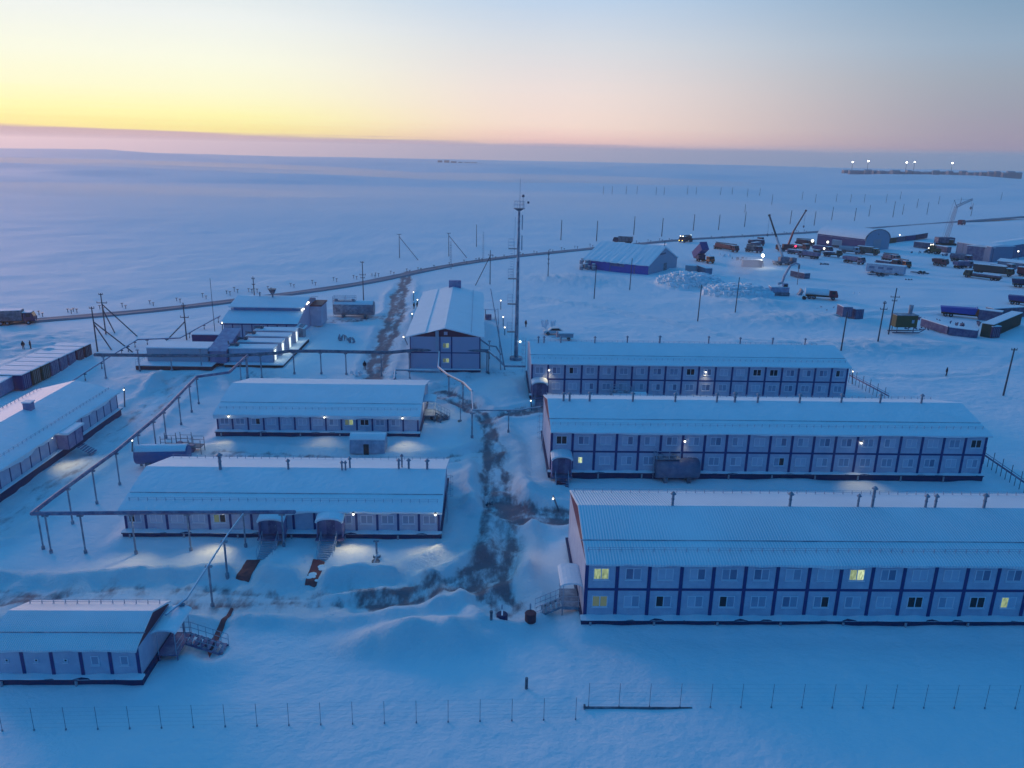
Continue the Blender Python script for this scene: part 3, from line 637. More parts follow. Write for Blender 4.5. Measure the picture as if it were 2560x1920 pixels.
# ---- H: two-storey gable-ended block in the middle distance
H_ = thing('office_building', 'two-storey gable-ended block seen end-on with a maroon gable and a long snow roof', 'building', (-19.0, 139.9, 0), .045)
HW, HL, HZ = 13.0, 46, 7.0
b = MB(); b.box(0, HW, 0, HL, .8, HZ); b.build('wall', mat('blue_grey_panel', (.38, .40, .55), .45, .05, .8), H_)
q = MB(); q.prism([(0.02, HZ+.002), (HW/2, HZ+1.5), (HW-.02, HZ+.002)], -.03, .1, 'y')
q.build('gable', maroon, H_)
# roof: ridge along y
vs = []; ny_ = 60; rn = random.Random(3)
for j in range(ny_+1):
    y = -.12+j*(HL+.7)/ny_; w1 = .1*rn.random(); w2 = .12*rn.random()
    vs += [(-.7-w1, y, HZ-.22), (-.72-w1, y, HZ-.05), (HW*.22, y, HZ+.86+.03*rn.random()), (HW*.24, y, HZ+.72), (HW/2, y, HZ+1.72), (HW*.78, y, HZ+.86+.05*rn.random()), (HW+.72+w2, y, HZ-.05), (HW+.7+w2, y, HZ-.22), (HW/2, y, HZ+1.52)]
k = 9; fs = []
for i in range(ny_):
    for j in range(k): fs.append((i*k+j, i*k+(j+1) % k, (i+1)*k+(j+1) % k, (i+1)*k+j))
fs += [tuple(range(k)), tuple(range(ny_*k, ny_*k+k))]
b = MB(); b.add(vs, fs); b.build('roof', snow, H_)
for x, w_ in ((.08, .16), (5.55, .2), (7.7, .24), (HW-.1, .16)): b = MB(); b.box(x-w_/2, x+w_/2, -.04, 0, .8, HZ-.01); b.build('column', navy, H_)
b = MB(); b.box(0, HW, -.034, 0, 3.85, 4.05); b.build('beam', navy, H_); b = MB(); b.box(0, HW, -.5, 0, .55, .78); b.build('platform', navym, H_)
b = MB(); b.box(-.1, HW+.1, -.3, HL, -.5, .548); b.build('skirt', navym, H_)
b = MB(); b.box(-.1, HW+.1, -.52, -.005, .785, .92); b.build('snow_ledge', snow, H_)
window(H_, 6.65, 5.35, 1.2, 1.0, ('e', 'l'), label='lit upper window glowing green yellow'); window(H_, 6.65, 2.5, 1.2, .9, ('e', 'l'), label='lit lower window glowing green yellow')
b = MB(); b.box(6.3, 6.95, -.08, -.035, 7.35, 7.95); b.build('gable_vent', mat('pale_pink', (.5, .42, .55), .6), H_)
b = MB(); b.box(4.75, 5.35, -.3, -.05, 4.1, 8.05); lt = b.build('vertical_cable_tray', rail, H_)
q = at(1136, 718, 10); ly = (q.y-139.9)
b = MB(); b.box(HW/2-1.0, HW/2+1.9, HL-1.5, HL-.3, HZ+1.3, HZ+3.1); b.build('chimney', purp, H_, bev=.05)
for i in range(28): pass
b = MB()
for i in range(30): b.box(HW*.87, HW*.87+.05, 1+i*1.5, 1.05+i*1.5, HZ+.3, HZ+.95)
for zz in (.7, .9): b.tube((HW*.87, .8, HZ+zz), (HW*.87, HL-.6, HZ+zz), .02, n=4)
b.build('snow_guard', rail, H_)

# ---- boiler house
K = thing('boiler_house', 'pale boiler house with a stepped snow roof and lamps on its right gable', 'building', (-62.2, 163.9, 0), TH)
b = MB(); b.box(0, 15.4, 0, 5.5, .2, 3.5); b.build('wall', wallm, K)
b = MB(); b.prism([(0, .2), (0, 3.45), (5.5, 5.0), (5.5, 6.0), (11.8, 7.0), (19, 5.6), (19, .2)], 15.42, 15.7, 'x'); b.build('gable', mat('pinkish_panel', (.50, .42, .55), .5, .06, .8), K)
b = MB(); b.box(0, 15.4, 5.5, 19, .2, 5.6); b.build('rear_wall', wallm, K)
b = MB(); b.box(.6, 15.4, 5.45, 5.49, 4.7, 6.0); b.build('clerestory', mat('teal_panel', (.10, .25, .45), .6, .1), K)
def slab(name, parent, x0, x1, pts, th, m_):
    b = MB(); b.prism([*pts, *[(y, z-th) for y, z in reversed(pts)]], x0, x1, 'x'); return b.build(name, m_, parent)
slab('lower_roof', K, -.5, 15.9, [(-.6, 3.5), (5.6, 5.15)], .2, snow); slab('upper_roof', K, -.3, 16.1, [(4.9, 6.05), (11.8, 7.25), (19.5, 5.9)], .2, snow)
b = MB(); b.box(-.5, 15.9, -.63, -.601, 3.22, 3.5); b.build('fascia', navy, K)
for x in (1.9, 3.9, 6.0, 9.4, 11.4, 13.4): b = MB(); b.box(x-.1, x+.1, -.03, 0, .2, 3.3); b.build('column', navy, K)
for x, y, h, r in ((4.8, 11.5, .8, .18),): vent(K, x, y, 7.1, h, r)
b = MB(); b.tube((7.8, 11, 7.0), (7.8, 11, 7.8), .18, n=8); b.tube((7.8, 11, 7.8), (7.8, 11, 9.0), .35, .95, n=10); b.build('exhaust_cone', dsteel, K)
for px, py in ((752, 774.5), (757.5, 771), (766, 763), (770, 759.5)):
    q = at(px, py, 6.2); b = MB(); lp = Vector(((q.x+62.2)*1, 0, 0))
    yy = {752: 4.2, 757.5: 5.6, 766: 9.0, 770: 10.6}[px]; b.sphere((15.9, yy, 5.6 if yy < 6 else 6.1), .22, 8, 6); b.build('lamp', bulb, K)
b = MB(); b.box(15.72, 17.0, -.8, 2.0, .3, 3.0); b.build('entry_porch', steel, K); b = MB(); b.prism([(15.6, 3.0), (17.4, 2.5), (17.4, 2.62), (15.6, 3.14)], -1.1, 2.2, 'y'); b.build('porch_roof', snow, K)
b = MB(); b.box(15.72, 18.2, 12.5, 18.9, .2, 4.8); b.build('annex', wallm, K); b = MB(); b.box(15.72, 18.4, 12.4, 19.1, 4.8, 5.1); b.build('annex_roof', maroon, K)

# ---- four generator units with lit doors
for i in range(4):
    t_ = thing('generator_unit', ['nearest of four small white generator cabins, lit door on its right end', 'second nearest of the four small generator cabins with lit doors', 'third nearest of the four small generator cabins with lit doors', 'farthest of the four small generator cabins, next to the boiler house'][i], 'generator cabin', (-53.4, 142.0+i*5.0, 0), TH, 'row of small generator cabins with lit doors')
    b = MB(); b.box(0, 8.3, 0, 3.1, .9, 3.4); b.build('wall', wallm, t_, bev=.04)
    b = MB(); b.box(-.1, 8.4, -.1, 3.2, 3.4, 3.62); b.build('roof', snow, t_, bev=.06)
    b = MB(); b.box(8.31, 8.34, .9, 1.9, 1.0, 3.0); dr = b.build('door', mat('lit_cabin_door', (1, 1, 1), emit=(.75, .85, .72), es=.9), t_)
    b = MB(); b.box(8.305, 8.36, -.03, .08, .9, 3.42); b.build('corner_post', navy, t_)
    b = MB(); b.tube((-.4, 1.5, 1.2), (-.4, 1.5, 4.6-.2*i), .13, n=8); b.tube((-.4, 1.5, 3.9), (1.2, 1.5, 3.9), .22, n=8); b.build('exhaust_pipe', dsteel, t_)
    b = MB(); b.tube((1.2, 1.1, 3.9), (1.2, 1.9, 3.9), .35, n=10); b.build('silencer', dsteel, t_)
    point((-53.4+9.1, 143.6+i*5.0, 2.6), 26, (.95, 1, .75))
dk = thing('loading_deck', 'snow-covered raised deck along the lit doors of the generator cabins', 'deck', (-53.9, 140.4, 0), TH)
b = MB(); b.box(0, 11.0, 0, 22, .72, .88); b.build('deck_plate', snow, dk); b = MB(); b.box(.1, 10.9, .1, 21.8, -.4, .72); b.build('deck_frame', mat('dark_timber', (.02, .018, .03), .8), dk)

# ---- white box on its snowy platform, dark container behind, purple lean-to
wb = thing('storage_hall', 'plain grey-white flat box hall on a snow platform with a dark rusty edge', 'hall', (-69.3, 138.0, 0), TH)
b = MB(); b.box(1.1, 12.4, 2.8, 7.6, 1.0, 3.5); b.build('wall', mat('grey_white_panel', (.40, .42, .50), .5, .06, 1), wb, bev=.03)
b = MB(); b.box(1.0, 12.5, 2.7, 7.7, 3.5, 3.72); b.build('roof', snow, wb, bev=.05)
b = MB(); b.box(0, 13.9, 0, 8, .85, 1.02); b.build('platform', snow, wb); b = MB(); b.box(0, 13.8, .05, 7.9, -.3, .85); b.build('platform_frame', rust, wb)
b = MB()
for i in range(9): b.tube((.1, i*.95, 1), (.1, i*.95, 2.0), .025, n=4)
b.tube((.1, 0, 2), (.1, 7.6, 2), .025, n=4); b.tube((.1, 0, 1.5), (.1, 7.6, 1.5), .025, n=4); b.build('railing', rail, wb)
def container(name, label, loc_, rz, m_, L=6.06, H_=2.6, W=2.44, snowtop=True, group=None, cat='container'):
    t_ = thing(name, label, cat, loc_, rz, group)
    b = MB(); b.box(0, L, 0, W, .1, H_)
    n = int(L/.3)
    for i in range(n):
        x = .15+i*(L-.3)/n; b.box(x, x+.14, -.035, -.001, .25, H_-.15); b.box(x, x+.14, W+.001, W+.035, .25, H_-.15)
    b.build('body', m_, t_)
    b = MB(); b.box(L+.001, L+.05, .08, W/2-.02, .2, H_-.12); b.box(L+.001, L+.05, W/2+.02, W-.08, .2, H_-.12); d_ = b.build('door', m_, t_)
    b = MB()
    for y in (.5, .95, 1.5, 1.95): b.tube((L+.08, y, .25), (L+.08, y, H_-.2), .025, n=5)
    b.build('lock_rod', rail, d_)
    if snowtop: b = MB(); b.box(-.05, L+.05, -.05, W+.05, H_, H_+.18); b.build('snow_cap', snow, t_, bev=.07)
    return t_
container('container', 'dark blue container behind the grey-white box hall', (-65.2, 154.2, .4), TH, navy, L=6.6)
ln = thing('lean_to_shed', 'purple pitched shed leaning between the box hall and the generator cabins', 'shed', (-56.6, 140.9, 0), TH)
b = MB(); b.prism([(0, .8), (0, 3.2), (9.2, 5.2), (9.2, .8)], 0, 3.0, 'x'); b.build('wall', purp, ln); slab('roof', ln, -.2, 3.2, [(-.3, 3.35), (9.5, 5.45)], .15, mat('purple_frosted_roof', (.30, .26, .42), .6, .15, 1, frost=.5))
for i in range(6): b = MB(); b.box(3.0, 3.06, .8+i*1.5, 1.0+i*1.5, .8, 3.2+i*.3); b.build('rib', psteel, ln)

# ---- row of containers at the left edge
cl = [(124.2, navy, 'blue-black container end, nearest in the left container row'), (127.0, olive, 'olive container in the left row, second from the near end'), (129.8, olive, 'olive brown container in the left row, third from the near end'), (132.6, psteel, 'frosted purple container in the left row'),
      (135.4, psteel, 'frosted lilac container in the middle of the left row'), (138.2, psteel, 'streaked purple container beside the long pipe'), (141.0, maroon, 'dark red container near the far end of the left row'), (143.9, rust, 'red-brown container at the far end of the left row')]
for y, m_, lb_ in cl: container('container', lb_, (-81.6-6.1, y, .1), 0.0, m_, L=6.1, H_=2.6, group='containers standing in a row at the left edge')
container('container', 'snow-crusted container at the left edge below the dark gap', (-94.5, 117.5, .2), .10, purp, L=12, W=5.5, H_=2.3, group='containers standing in a row at the left edge')
# ---- arched shed in front of D
sh = thing('arched_shed', 'half-barrel corrugated shed with a dark door on the snow before the white block', 'shed', (-21.9, 98.9, 0), TH)
n = 12; prof = [(1.5-1.5*math.cos(math.pi*i/n), .25+2.3*math.sin(math.pi*i/n)**.8) for i in range(n+1)]
b = MB(); b.prism(prof, 0, 4.75, 'x'); b.build('shell', mat('frosted_shed_metal', (.28, .32, .44), .5, .15, 2, frost=.6), sh, smooth=False)
b = MB(); b.box(1.9, 2.6, -.03, .35, .1, 1.55); d_ = b.build('door', glassd, sh)
prof2 = [(y, z+.04) for y, z in prof[3:10]]+[(y, z+.18) for y, z in reversed(prof[3:10])]; b = MB(); b.prism(prof2, -.05, 4.8, 'x'); b.build('snow_cap', snow, sh)

# ---- tanks
def tank(name, label, loc_, rz, L, r, z0=.5, group=None, railing=True, m_=None, side='left'):
    t_ = thing(name, label, 'tank', loc_, rz, group); n = 20
    prof = [(r*math.cos(2*math.pi*i/n), z0+r+r*math.sin(2*math.pi*i/n)) for i in range(n)]
    b = MB(); b.prism(prof, 0, L, 'x'); b.prism([(y*.93, z0+r+(z-z0-r)*.93) for y, z in prof], -.12, L+.12, 'x'); b.build('shell', m_ or steel, t_, smooth='quads')
    for x in (L*.22, L*.78): b = MB(); b.box(x-.25, x+.25, -r*.75, r*.75, -.3, z0+r*.35); b.build('saddle', dsteel, t_)
    cap = [(y, z+.03) for y, z in prof if z > z0+r*1.55]; cap.sort(); cap = cap+[(y, z+.12) for y, z in reversed(cap)]
    if not(m_ and m_.name == 'purple_steel_tank'): b = MB(); b.prism(cap, .02, L-.02, 'x'); b.build('snow_cap', snow, t_)
    if railing:
        x0, x1 = (0, L*.55) if side == 'left' else (L*.45, L)
        b = MB(); b.box(x0-.2, x1, -r*.5, r*.5, z0+2*r+.06, z0+2*r+.14); b.build('platform', steel, t_)
        b = MB(); zz = z0+2*r+.14
        for x in (x0-.15, (x0+x1)/2, x1-.05):
            for y in (-r*.5, r*.5): b.tube((x, y, zz), (x, y, zz+1.05), .045, n=5)
        for k in (.55, 1.05):
            b.tube((x0-.15, -r*.5, zz+k), (x1-.05, -r*.5, zz+k), .04, n=5); b.tube((x0-.15, r*.5, zz+k), (x1-.05, r*.5, zz+k), .04, n=5); b.tube((x0-.15, -r*.5, zz+k), (x0-.15, r*.5, zz+k), .025, n=5)
        b.build('railing', rail, t_)
        for x in (x0+.5, x1-.7): b = MB(); b.tube((x, 0, zz-.1), (x, 0, zz+.35), .38, n=12); b.build('hatch', steel, t_)
        b = MB(); b.tube((x0-.35, -.3, -.2), (x0-.35, -.3, zz+.9), .03, n=4); b.tube((x0-.35, .2, -.2), (x0-.35, .2, zz+.9), .03, n=4)
        for i in range(int(zz/.35)): b.tube((x0-.35, -.3, .2+i*.35), (x0-.35, .2, .2+i*.35), .02, n=4)
        b.build('ladder', rail, t_)
    return t_
tk = mat('purple_steel_tank', (.13, .14, .24), .45, .15, 1.2, frost=.2)
p0 = at(1643, 1212, 0); tank('storage_tank', 'grey horizontal tank with a railed platform before the middle dormitory', (p0.x-.1, p0.y+1.2, 0), TH, 5.3, 1.32, m_=tk)
tank('storage_tank', 'frosted horizontal tank half hidden behind the ridge vents, before the farthest dormitory', (*[c for c in loc('C', 13.0, -3.9)[:2]], 0), TH, 5.6, 1.15, m_=steel)
tank('storage_tank', 'large snow-streaked horizontal tank with scaffolding beside the boiler house', (-44.0, 189.0, 0), TH, 9.6, 1.75, m_=steel, z0=.4)
p0 = at(338, 1172, 0); tank('storage_tank', 'dark blue tank half hidden behind the roof of the long block with porches', (p0.x+.2, p0.y+.6, 0), TH+.08, 6.3, 1.2, railing=False, m_=mat('blue_tank', (.10, .14, .32), .5, .15))
p0 = at(405, 1136, 0)
rg = thing('pump_platform', 'cluster of railed metal frames at the right end of the dark blue tank', 'platform', (p0.x, p0.y, 0), TH)
for k, (x, y) in enumerate(((0, 0), (2.0, .3), (3.8, -.1))):
    b = MB(); b.box(x, x+1.5, y, y+1.4, 1.0, 1.1)
    for dx in (0, 1.5):
        for dy in (0, 1.4): b.tube((x+dx, y+dy, 0), (x+dx, y+dy, 2.6-.5*(k == 2)), .045, n=5)
    for zz in (1.7, 2.2): b.tube((x, y, zz), (x+1.5, y, zz), .03, n=4); b.tube((x, y+1.4, zz), (x+1.5, y+1.4, zz), .03, n=4)
    b.build('frame', dsteel, rg)
b = MB(); b.tube((2.2, .8, 0), (2.2, .8, 1.5), .4, n=10); b.box(3.0, 4.2, .2, 1.0, .1, 1.2); b.build('pump', psteel, rg)
# ---- overhead pipelines on posts
def pipeline(name, label, pts, r, posts, m_=None, zt=4.4, group=None, postm=None, pr_=.09, cap=True):
    """pts: (px,py[,z]); posts: pixel points of their feet"""
    P = [at(p_[0], p_[1], p_[2] if len(p_) > 2 else zt) for p_ in pts]
    t_ = thing(name, label, 'pipeline', (P[0].x, P[0].y, 0), 0, group); O = Vector((P[0].x, P[0].y, 0))
    b = MB()
    for a_, c_ in zip(P[:-1], P[1:]): b.tube(a_-O, c_-O, r, n=8)
    for a_ in P: b.sphere(a_-O, r*1.04, 8, 6)
    b.build('pipe', m_ or dsteel, t_)
    b = MB()
    for a_, c_ in zip(P[:-1], P[1:]):
        if (c_-a_).length > 1 and abs(c_.z-a_.z) < 1: b.tube(a_-O+Vector((0, 0, r*.75)), c_-O+Vector((0, 0, r*.75)), r*.62, n=6)
    if b.v and cap: b.build('snow_cap', snow, t_)
    for q_ in posts:
        g_ = on(*q_); best = None
        for a_, c_ in zip(P[:-1], P[1:]):
            d = c_-a_; L2 = d.x**2+d.y**2
            if L2 < .01: continue
            s_ = max(0, min(1, ((g_.x-a_.x)*d.x+(g_.y-a_.y)*d.y)/L2)); c = a_+d*s_; e = (c.xy-g_.xy).length
            if best is None or e < best[0]: best = (e, c)
        c = best[1]; x, y = (c.x, c.y) if best[0] < 4 else (g_.x, g_.y); zb_ = gz(x, y)
        b = MB(); b.tube((x-O.x, y-O.y, zb_-.5), (x-O.x, y-O.y, c.z-r*.8), pr_, n=7); b.box(x-O.x-.3, x-O.x+.3, y-O.y-.12, y-O.y+.12, c.z-r-.14, c.z-r+.02); b.tube((x-O.x, y-O.y, zb_-.3), (x-O.x, y-O.y, zb_+.35), pr_*1.9, n=7)
        b.build('post', postm or steel, t_)
    return t_
pipem = mat('purple_pipe_lagging', (.12, .11, .22), .6, .25, 1.0, frost=.35)
pipeline('heating_pipeline', 'long thick overhead pipe running from the left corner across the front of the white blocks', [(735, 1280), (560, 1281), (330, 1282), (80, 1284), (137, 1240), (290, 1128), (400, 1036), (492, 942), (573, 931), (619, 888)], .21,
         [(103, 1373), (127, 1384), (217, 1380), (347, 1372), (480, 1372), (613, 1370), (715, 1356), (171, 1310), (227, 1260), (278, 1212), (316, 1165), (364, 1126), (403, 1096), (437, 1062), (469, 1031), (498, 1010), (574, 957), (594, 950)], m_=pipem, cap=False)
pipeline('heating_pipeline', 'thick dark overhead pipe crossing from the left containers to the gable-ended block', [(238, 887), (400, 889), (560, 889), (620, 887), (690, 883), (720, 878), (800, 878), (900, 880), (980, 881), (1030, 876), (1110, 874), (1222, 877)], .3,
         [(277, 940), (350, 928), (430, 927), (505, 925), (617, 948), (655, 946), (730, 945), (804, 935), (867, 935), (955, 938), (1029, 935), (1175, 922), (1217, 928)], m_=mat('teal_pipe', (.06, .10, .16), .6, .3, 1, frost=.3), pr_=.12, cap=False)
pipeline('heating_pipeline', 'bent pipe dropping from the right of the gable-ended block towards the foot of the mast', [(1200, 848, 6.5), (1222, 864, 5.2), (1240, 866, 4.6), (1252, 886, 3.0)], .14, [(1223, 897)], m_=steel)
pipeline('heating_pipeline', 'pipe sloping right from the gable-ended block to the farthest dormitory', [(1222, 878, 4.4), (1240, 893, 4.0), (1262, 915, 2.6), (1312, 916, 2.6)], .2, [(1251.6, 922), (1264, 928)], m_=steel)
pipeline('heating_pipeline', 'pipe on tall posts descending from the front of the gable-ended block to the junction post', [(1098, 880, 4.4), (1096, 918, 3.6), (1118, 936, 4.0), (1159, 957, 4.2), (1180, 978, 4.4)], .17, [(1121, 994), (1159.5, 1018), (1180, 1094)], m_=steel, pr_=.11)
pipeline('heating_pipeline', 'thin pipe crossing above the dirt track to the middle dormitory', [(1180, 978, 4.4), (1182, 1025, 4.1), (1240, 1026, 4.1), (1300, 1025, 4.1), (1352, 1017, 4.1)], .10, [(1274, 1099)], m_=steel)
pipeline('heating_pipeline', 'low railed pipe in front of the skirt of the gable-ended block', [(986, 948, 1.3), (988, 925, 1.6), (1060, 927, 1.6), (1100, 929, 1.6)], .16, [(988, 948), (1029, 937)], m_=steel)
pipeline('supply_pipe', 'thin frosted pipe descending to the right end of the small near-left block', [(610, 1282, 4.3), (569, 1336, 4.2), (520, 1414, 4.0), (466, 1497, 4.0), (415, 1537, 4.0)], .085, [(572, 1425), (531, 1517), (478, 1610)], m_=rail, pr_=.1)
pipeline('cable_rack', 'low cable rack on short posts running along the left containers', [(172, 958, 1.3), (272, 893, 1.3), (344, 849, 1.3), (450, 845, 1.3), (500, 817, 1.3), (550, 790, 1.3)], .13, [(195, 952), (242, 922), (287, 889), (305, 880), (330, 868), (372, 858), (420, 856), (470, 845), (505, 823), (535, 806)], m_=psteel, pr_=.06, postm=dsteel)
for lb_, a_, c_, n_ in (('cable rack with stanchions sloping away from the farthest dormitory', (2124, 938), (2222, 990), 6), ('cable rack with stanchions sloping away from the middle dormitory at the right edge', (2462, 1138), (2590, 1226), 6)):
    A_, C_ = at(*a_, 1.3), at(*c_, 1.3); t_ = thing('cable_rack', lb_, 'cable rack', (A_.x, A_.y, 0)); d = (C_-A_); b = MB(); d0 = Vector((0, 0, 1.3))
    b.tube(d0, d0+d, .12, n=6); b.tube(d0+Vector((0, 0, .35)), d0+d+Vector((0, 0, .35)), .04, n=5); b.build('tray', psteel, t_)
    for i in range(n_*2): q_ = d*(i/(n_*2-1)); b = MB(); b.tube((q_.x, q_.y, -.6), (q_.x, q_.y, 1.3 if i % 2 else 2.5), .05, n=5); b.build('post', dsteel, t_)

# ---- the mast
M_ = thing('radio_mast', 'tall tapered tubular mast with ladder platforms and antennas behind the dormitories', 'mast', (.7, 151.7, 0))
b = MB(); b.tube((0, 0, -.2), (0, 0, 29.6), .43, .20, n=16); b.build('pole', steel, M_)
b = MB(); b.tube((0, 0, -.3), (0, 0, .4), 1.3, n=12); b.build('foot', steel, M_)
b = MB()
for s_ in (-.2, .2): b.tube((-.95, s_, .3), (-.70, s_, 28), .035, n=4)
for i in range(90): b.tube((-.94+i*.0027, -.2, .5+i*.305), (-.94+i*.0027, .2, .5+i*.305), .02, n=3)
b.build('ladder', steel, M_)
for k, z in enumerate((5.6, 11.2, 16.2, 22.0)):
    b = MB(); b.box(-1.9, -.3, -.5, .5, z-.1, z); o_ = b.build('platform', dsteel, M_)
    b = MB()
    for x in (-1.88, -.95):
        for y in (-.48, .48): b.tube((x, y, z), (x, y, z+1.8), .03, n=4)
    for zz in (.6, 1.2, 1.8): b.tube((-1.88, -.48, z+zz), (-1.88, .48, z+zz), .025, n=4); b.tube((-1.88, -.48, z+zz), (-.9, -.48, z+zz), .025, n=4); b.tube((-1.88, .48, z+zz), (-.9, .48, z+zz), .025, n=4)
    b.build('railing', rail, o_)
b = MB()
for i in range(16):
    if 2 < i < 14:
        z = 15.0+i*.5; pts = [(-1.0, -.25, z), (-1.35, -.3, z), (-1.55, 0, z), (-1.35, .3, z), (-1.0, .25, z)]
        for a_, c_ in zip(pts[:-1], pts[1:]): b.tube(a_, c_, .02, n=3)
b.build('ladder_cage', rail, M_)
b = MB(); b.tube((0, 0, 29.1), (0, 0, 29.5), .3, .98, n=16); b.tube((0, 0, 29.5), (0, 0, 29.6), 1.05, n=16); top = b.build('top_platform', dsteel, M_)
b = MB()
for i in range(10):
    a_ = 2*math.pi*i/10; c_ = a_+2*math.pi/10
    b.tube((1.0*math.cos(a_), 1.0*math.sin(a_), 29.6), (1.0*math.cos(a_), 1.0*math.sin(a_), 30.9), .03, n=4)
    for zz in (30.25, 30.9): b.tube((1.0*math.cos(a_), 1.0*math.sin(a_), zz), (1.0*math.cos(c_), 1.0*math.sin(c_), zz), .03, n=4)
b.build('railing', rail, top)
b = MB(); b.tube((.1, 0, 29.6), (.1, 0, 35.0), .05, .03, n=6); b.build('whip_antenna', steel, M_)
b = MB(); b.sphere((.7, -.3, 31.9), .28, 8, 6); b.tube((.7, -.3, 29.6), (.7, -.3, 31.9), .04, n=5); b.box(1.5, 1.9, -.2, .2, 30.5, 30.9); b.build('beacon', dsteel, M_)
for z in (23.3, 27.2): b = MB(); b.box(.55, .75, -.12, .12, z-1.6, z+1.2); b.build('panel_antenna', greyw, M_)
b = MB(); b.sphere((.75, -.2, 3.6), .22, 8, 6); b.build('lamp', bulbw, M_)

# ---- poles
polem = mat('weathered_pole', (.055, .07, .10), .8, .3, 2)
def pole(label, px, py, h, arms=(), braces=(), r=.15, name='utility_pole', cat='pole', group=None, lean=0):
    g_ = on(px, py); t_ = thing(name, label, cat, g_, 0, group)
    b = MB(); b.tube((0, 0, -.4), (lean*h, 0, h), r, r*.7, n=7); b.build('shaft', polem, t_)
    for z, w in arms: b = MB(); b.box(lean*z-w/2, lean*z+w/2, -.08, .08, z-.07, z+.07); [b.tube((lean*z+s_*w*.46, 0, z+.07), (lean*z+s_*w*.46, 0, z+.35), .05, n=5) for s_ in (-1, 1)]; b.build('crossarm', polem, t_)
    for dx, dy, zt in braces: b = MB(); b.tube((dx, dy, -.4), (0, 0, zt), r*.8, n=6); b.build('brace', polem, t_)
    return t_
pole('braced power pole nearest the rusty left containers', 244, 879, 9.0, [(8.7, 1.0)], [(1.2, 3.0, 5.6), (6.2, 1.5, 6.0)])
pole('braced power pole with a crossarm behind its left neighbour', 265, 836, 9.0, [(6.9, 2.2), (8.7, .9)], [(1.0, 2.0, 5.5), (6.8, 0, 6.6)])
pole('power pole with transformer and a brace to its left behind the box hall', 467, 850, 8.0, [(4.9, 1.8), (7.3, .8)], [(-4.5, 0, 4.0)])
pole('thin lightning rod standing before the boiler house', 538, 838, 12.5, [], [], r=.07, name='lightning_rod', cat='rod')
pole('power pole behind the boiler house roof', 636, 740, 5.4, [(4.8, .9), (3.2, .9)])
pole('tall power pole by the dark outer road behind the frosted tank', 909, 753, 10.9, [(10.6, 1.0), (7.2, 1.7), (6.4, 1.2)])
pole('braced pole on the snow plain, leftmost of the far group left of the mast', 999, 645, 9.0, [(8.8, 1.6)], [(7.5, -3, 8.0)])
pole('braced pole on the snow plain right of its neighbour, left of the mast', 1122, 641, 9.0, [(8.8, 1.4)], [(7.5, -3, 8.0)])
for lb_, px, py, h in (('lattice-like post by the outer road, left of the mast', 1127, 672, 9.5), ('lattice-like post by the outer road close left of the mast', 1208, 654, 11.0)):
    g_ = on(px, py); t_ = thing('lattice_post', lb_, 'post', g_); b = MB()
    for s_ in ((-.25, -.25), (.25, -.25), (.25, .25), (-.25, .25)): b.tube((*s_, -.3), (s_[0]*.6, s_[1]*.6, h), .05, n=4)
    b.build('legs', steel, t_); b = MB()
    for i in range(int(h/.8)): z = i*.8; b.box(-.25, .25, -.25, .25, z, z+.07)
    b.build('lacing', steel, t_)
pole('plain pole standing on the plain just left of the mast head', 1191, 617, 9.3)
pole('braced pole close behind the gable-ended block near the outer road', 1225, 711, 10.5, [(9, 1.2)], [(-4.6, -3, 8.8)])
pole('lattice-topped pole right of the mast, before the outer road', 1370, 690, 8.5, [(7.0, .6), (5.5, .6), (4, .6)])
for k, (px, py, h) in enumerate(((1485, 747, 9.6), (1574, 725, 9.6), (1744, 803, 9.2), (1838, 780, 9.2))):
    pole(['leaning bare pole before the blue tent hall, first from the left', 'leaning bare pole before the blue tent hall, second from the left', 'leaning bare pole before the snow rubble heap, third from the left', 'leaning bare pole at the snow rubble heap, fourth from the left'][k], px, py, h, group='bare poles across the snow before the yard', lean=.02)
pole('bare pole just behind the right end of the farthest dormitory', 2103, 872, 8.4, lean=.02, r=.17)
pole('power pole with crossarm left of the olive cabin', 2195, 852, 9.0, [(7.2, 1.6), (8.5, .7)], lean=.02, r=.17)
pole('taller power pole with crossarm beside the olive cabin', 2221, 836, 11.0, [(8.9, 2.2), (8.0, 1.2)], lean=.02, r=.17)
pole('power pole at the right edge over the footpath', 2508, 989, 8.7, [(8.4, 1.0)], lean=.03, r=.17)
FP = [(1402, 600, 9.2), (1491, 603, 9.3), (1584, 587, 9.1), (1654, 591, 9), (1733, 576, 8.6), (1796, 575, 8.2), (1861, 567, 8.5), (1862, 530, 6), (1929, 512, 9), (1975, 560, 8.2), (2035, 564, 8.4), (2079, 550, 8.5), (2136, 552, 8.2), (2172, 541, 8.2), (2232, 543, 11), (2256, 536, 8), (2317, 536, 9.5), (2292, 520, 8), (2427, 540, 9.5), (2346, 510, 8), (2400, 515, 8), (2160, 507, 8), (2215, 506, 8), (2126, 506, 8), (2038, 505, 8), (2005, 499, 8), (1868, 492, 8), (1899, 489, 8), (1830, 486, 8), (1801, 488, 8), (1740, 487, 8), (1718, 487, 8), (1660, 487, 8), (1640, 487, 8), (1592, 486, 8), (1565, 486, 8), (1530, 486, 8), (1508, 486, 8), (2250, 500, 8), (2090, 505, 8), (2502, 500, 8)]
protoP = None
for k, (px, py, h) in enumerate(FP):
    g_ = on(px, py)
    if protoP is None:
        protoP = thing('distant_pole', 'thin bare pole standing on the far snow plain beyond the outer road', 'pole', g_, 0, 'thin poles on the far plain'); b = MB(); b.tube((0, 0, -.4), (.12, 0, 9), .17, .13, n=6); b.build('shaft', polem, protoP)
    place(protoP, k > 0, g_, 0, scale=(1.3, 1.3, h/9))
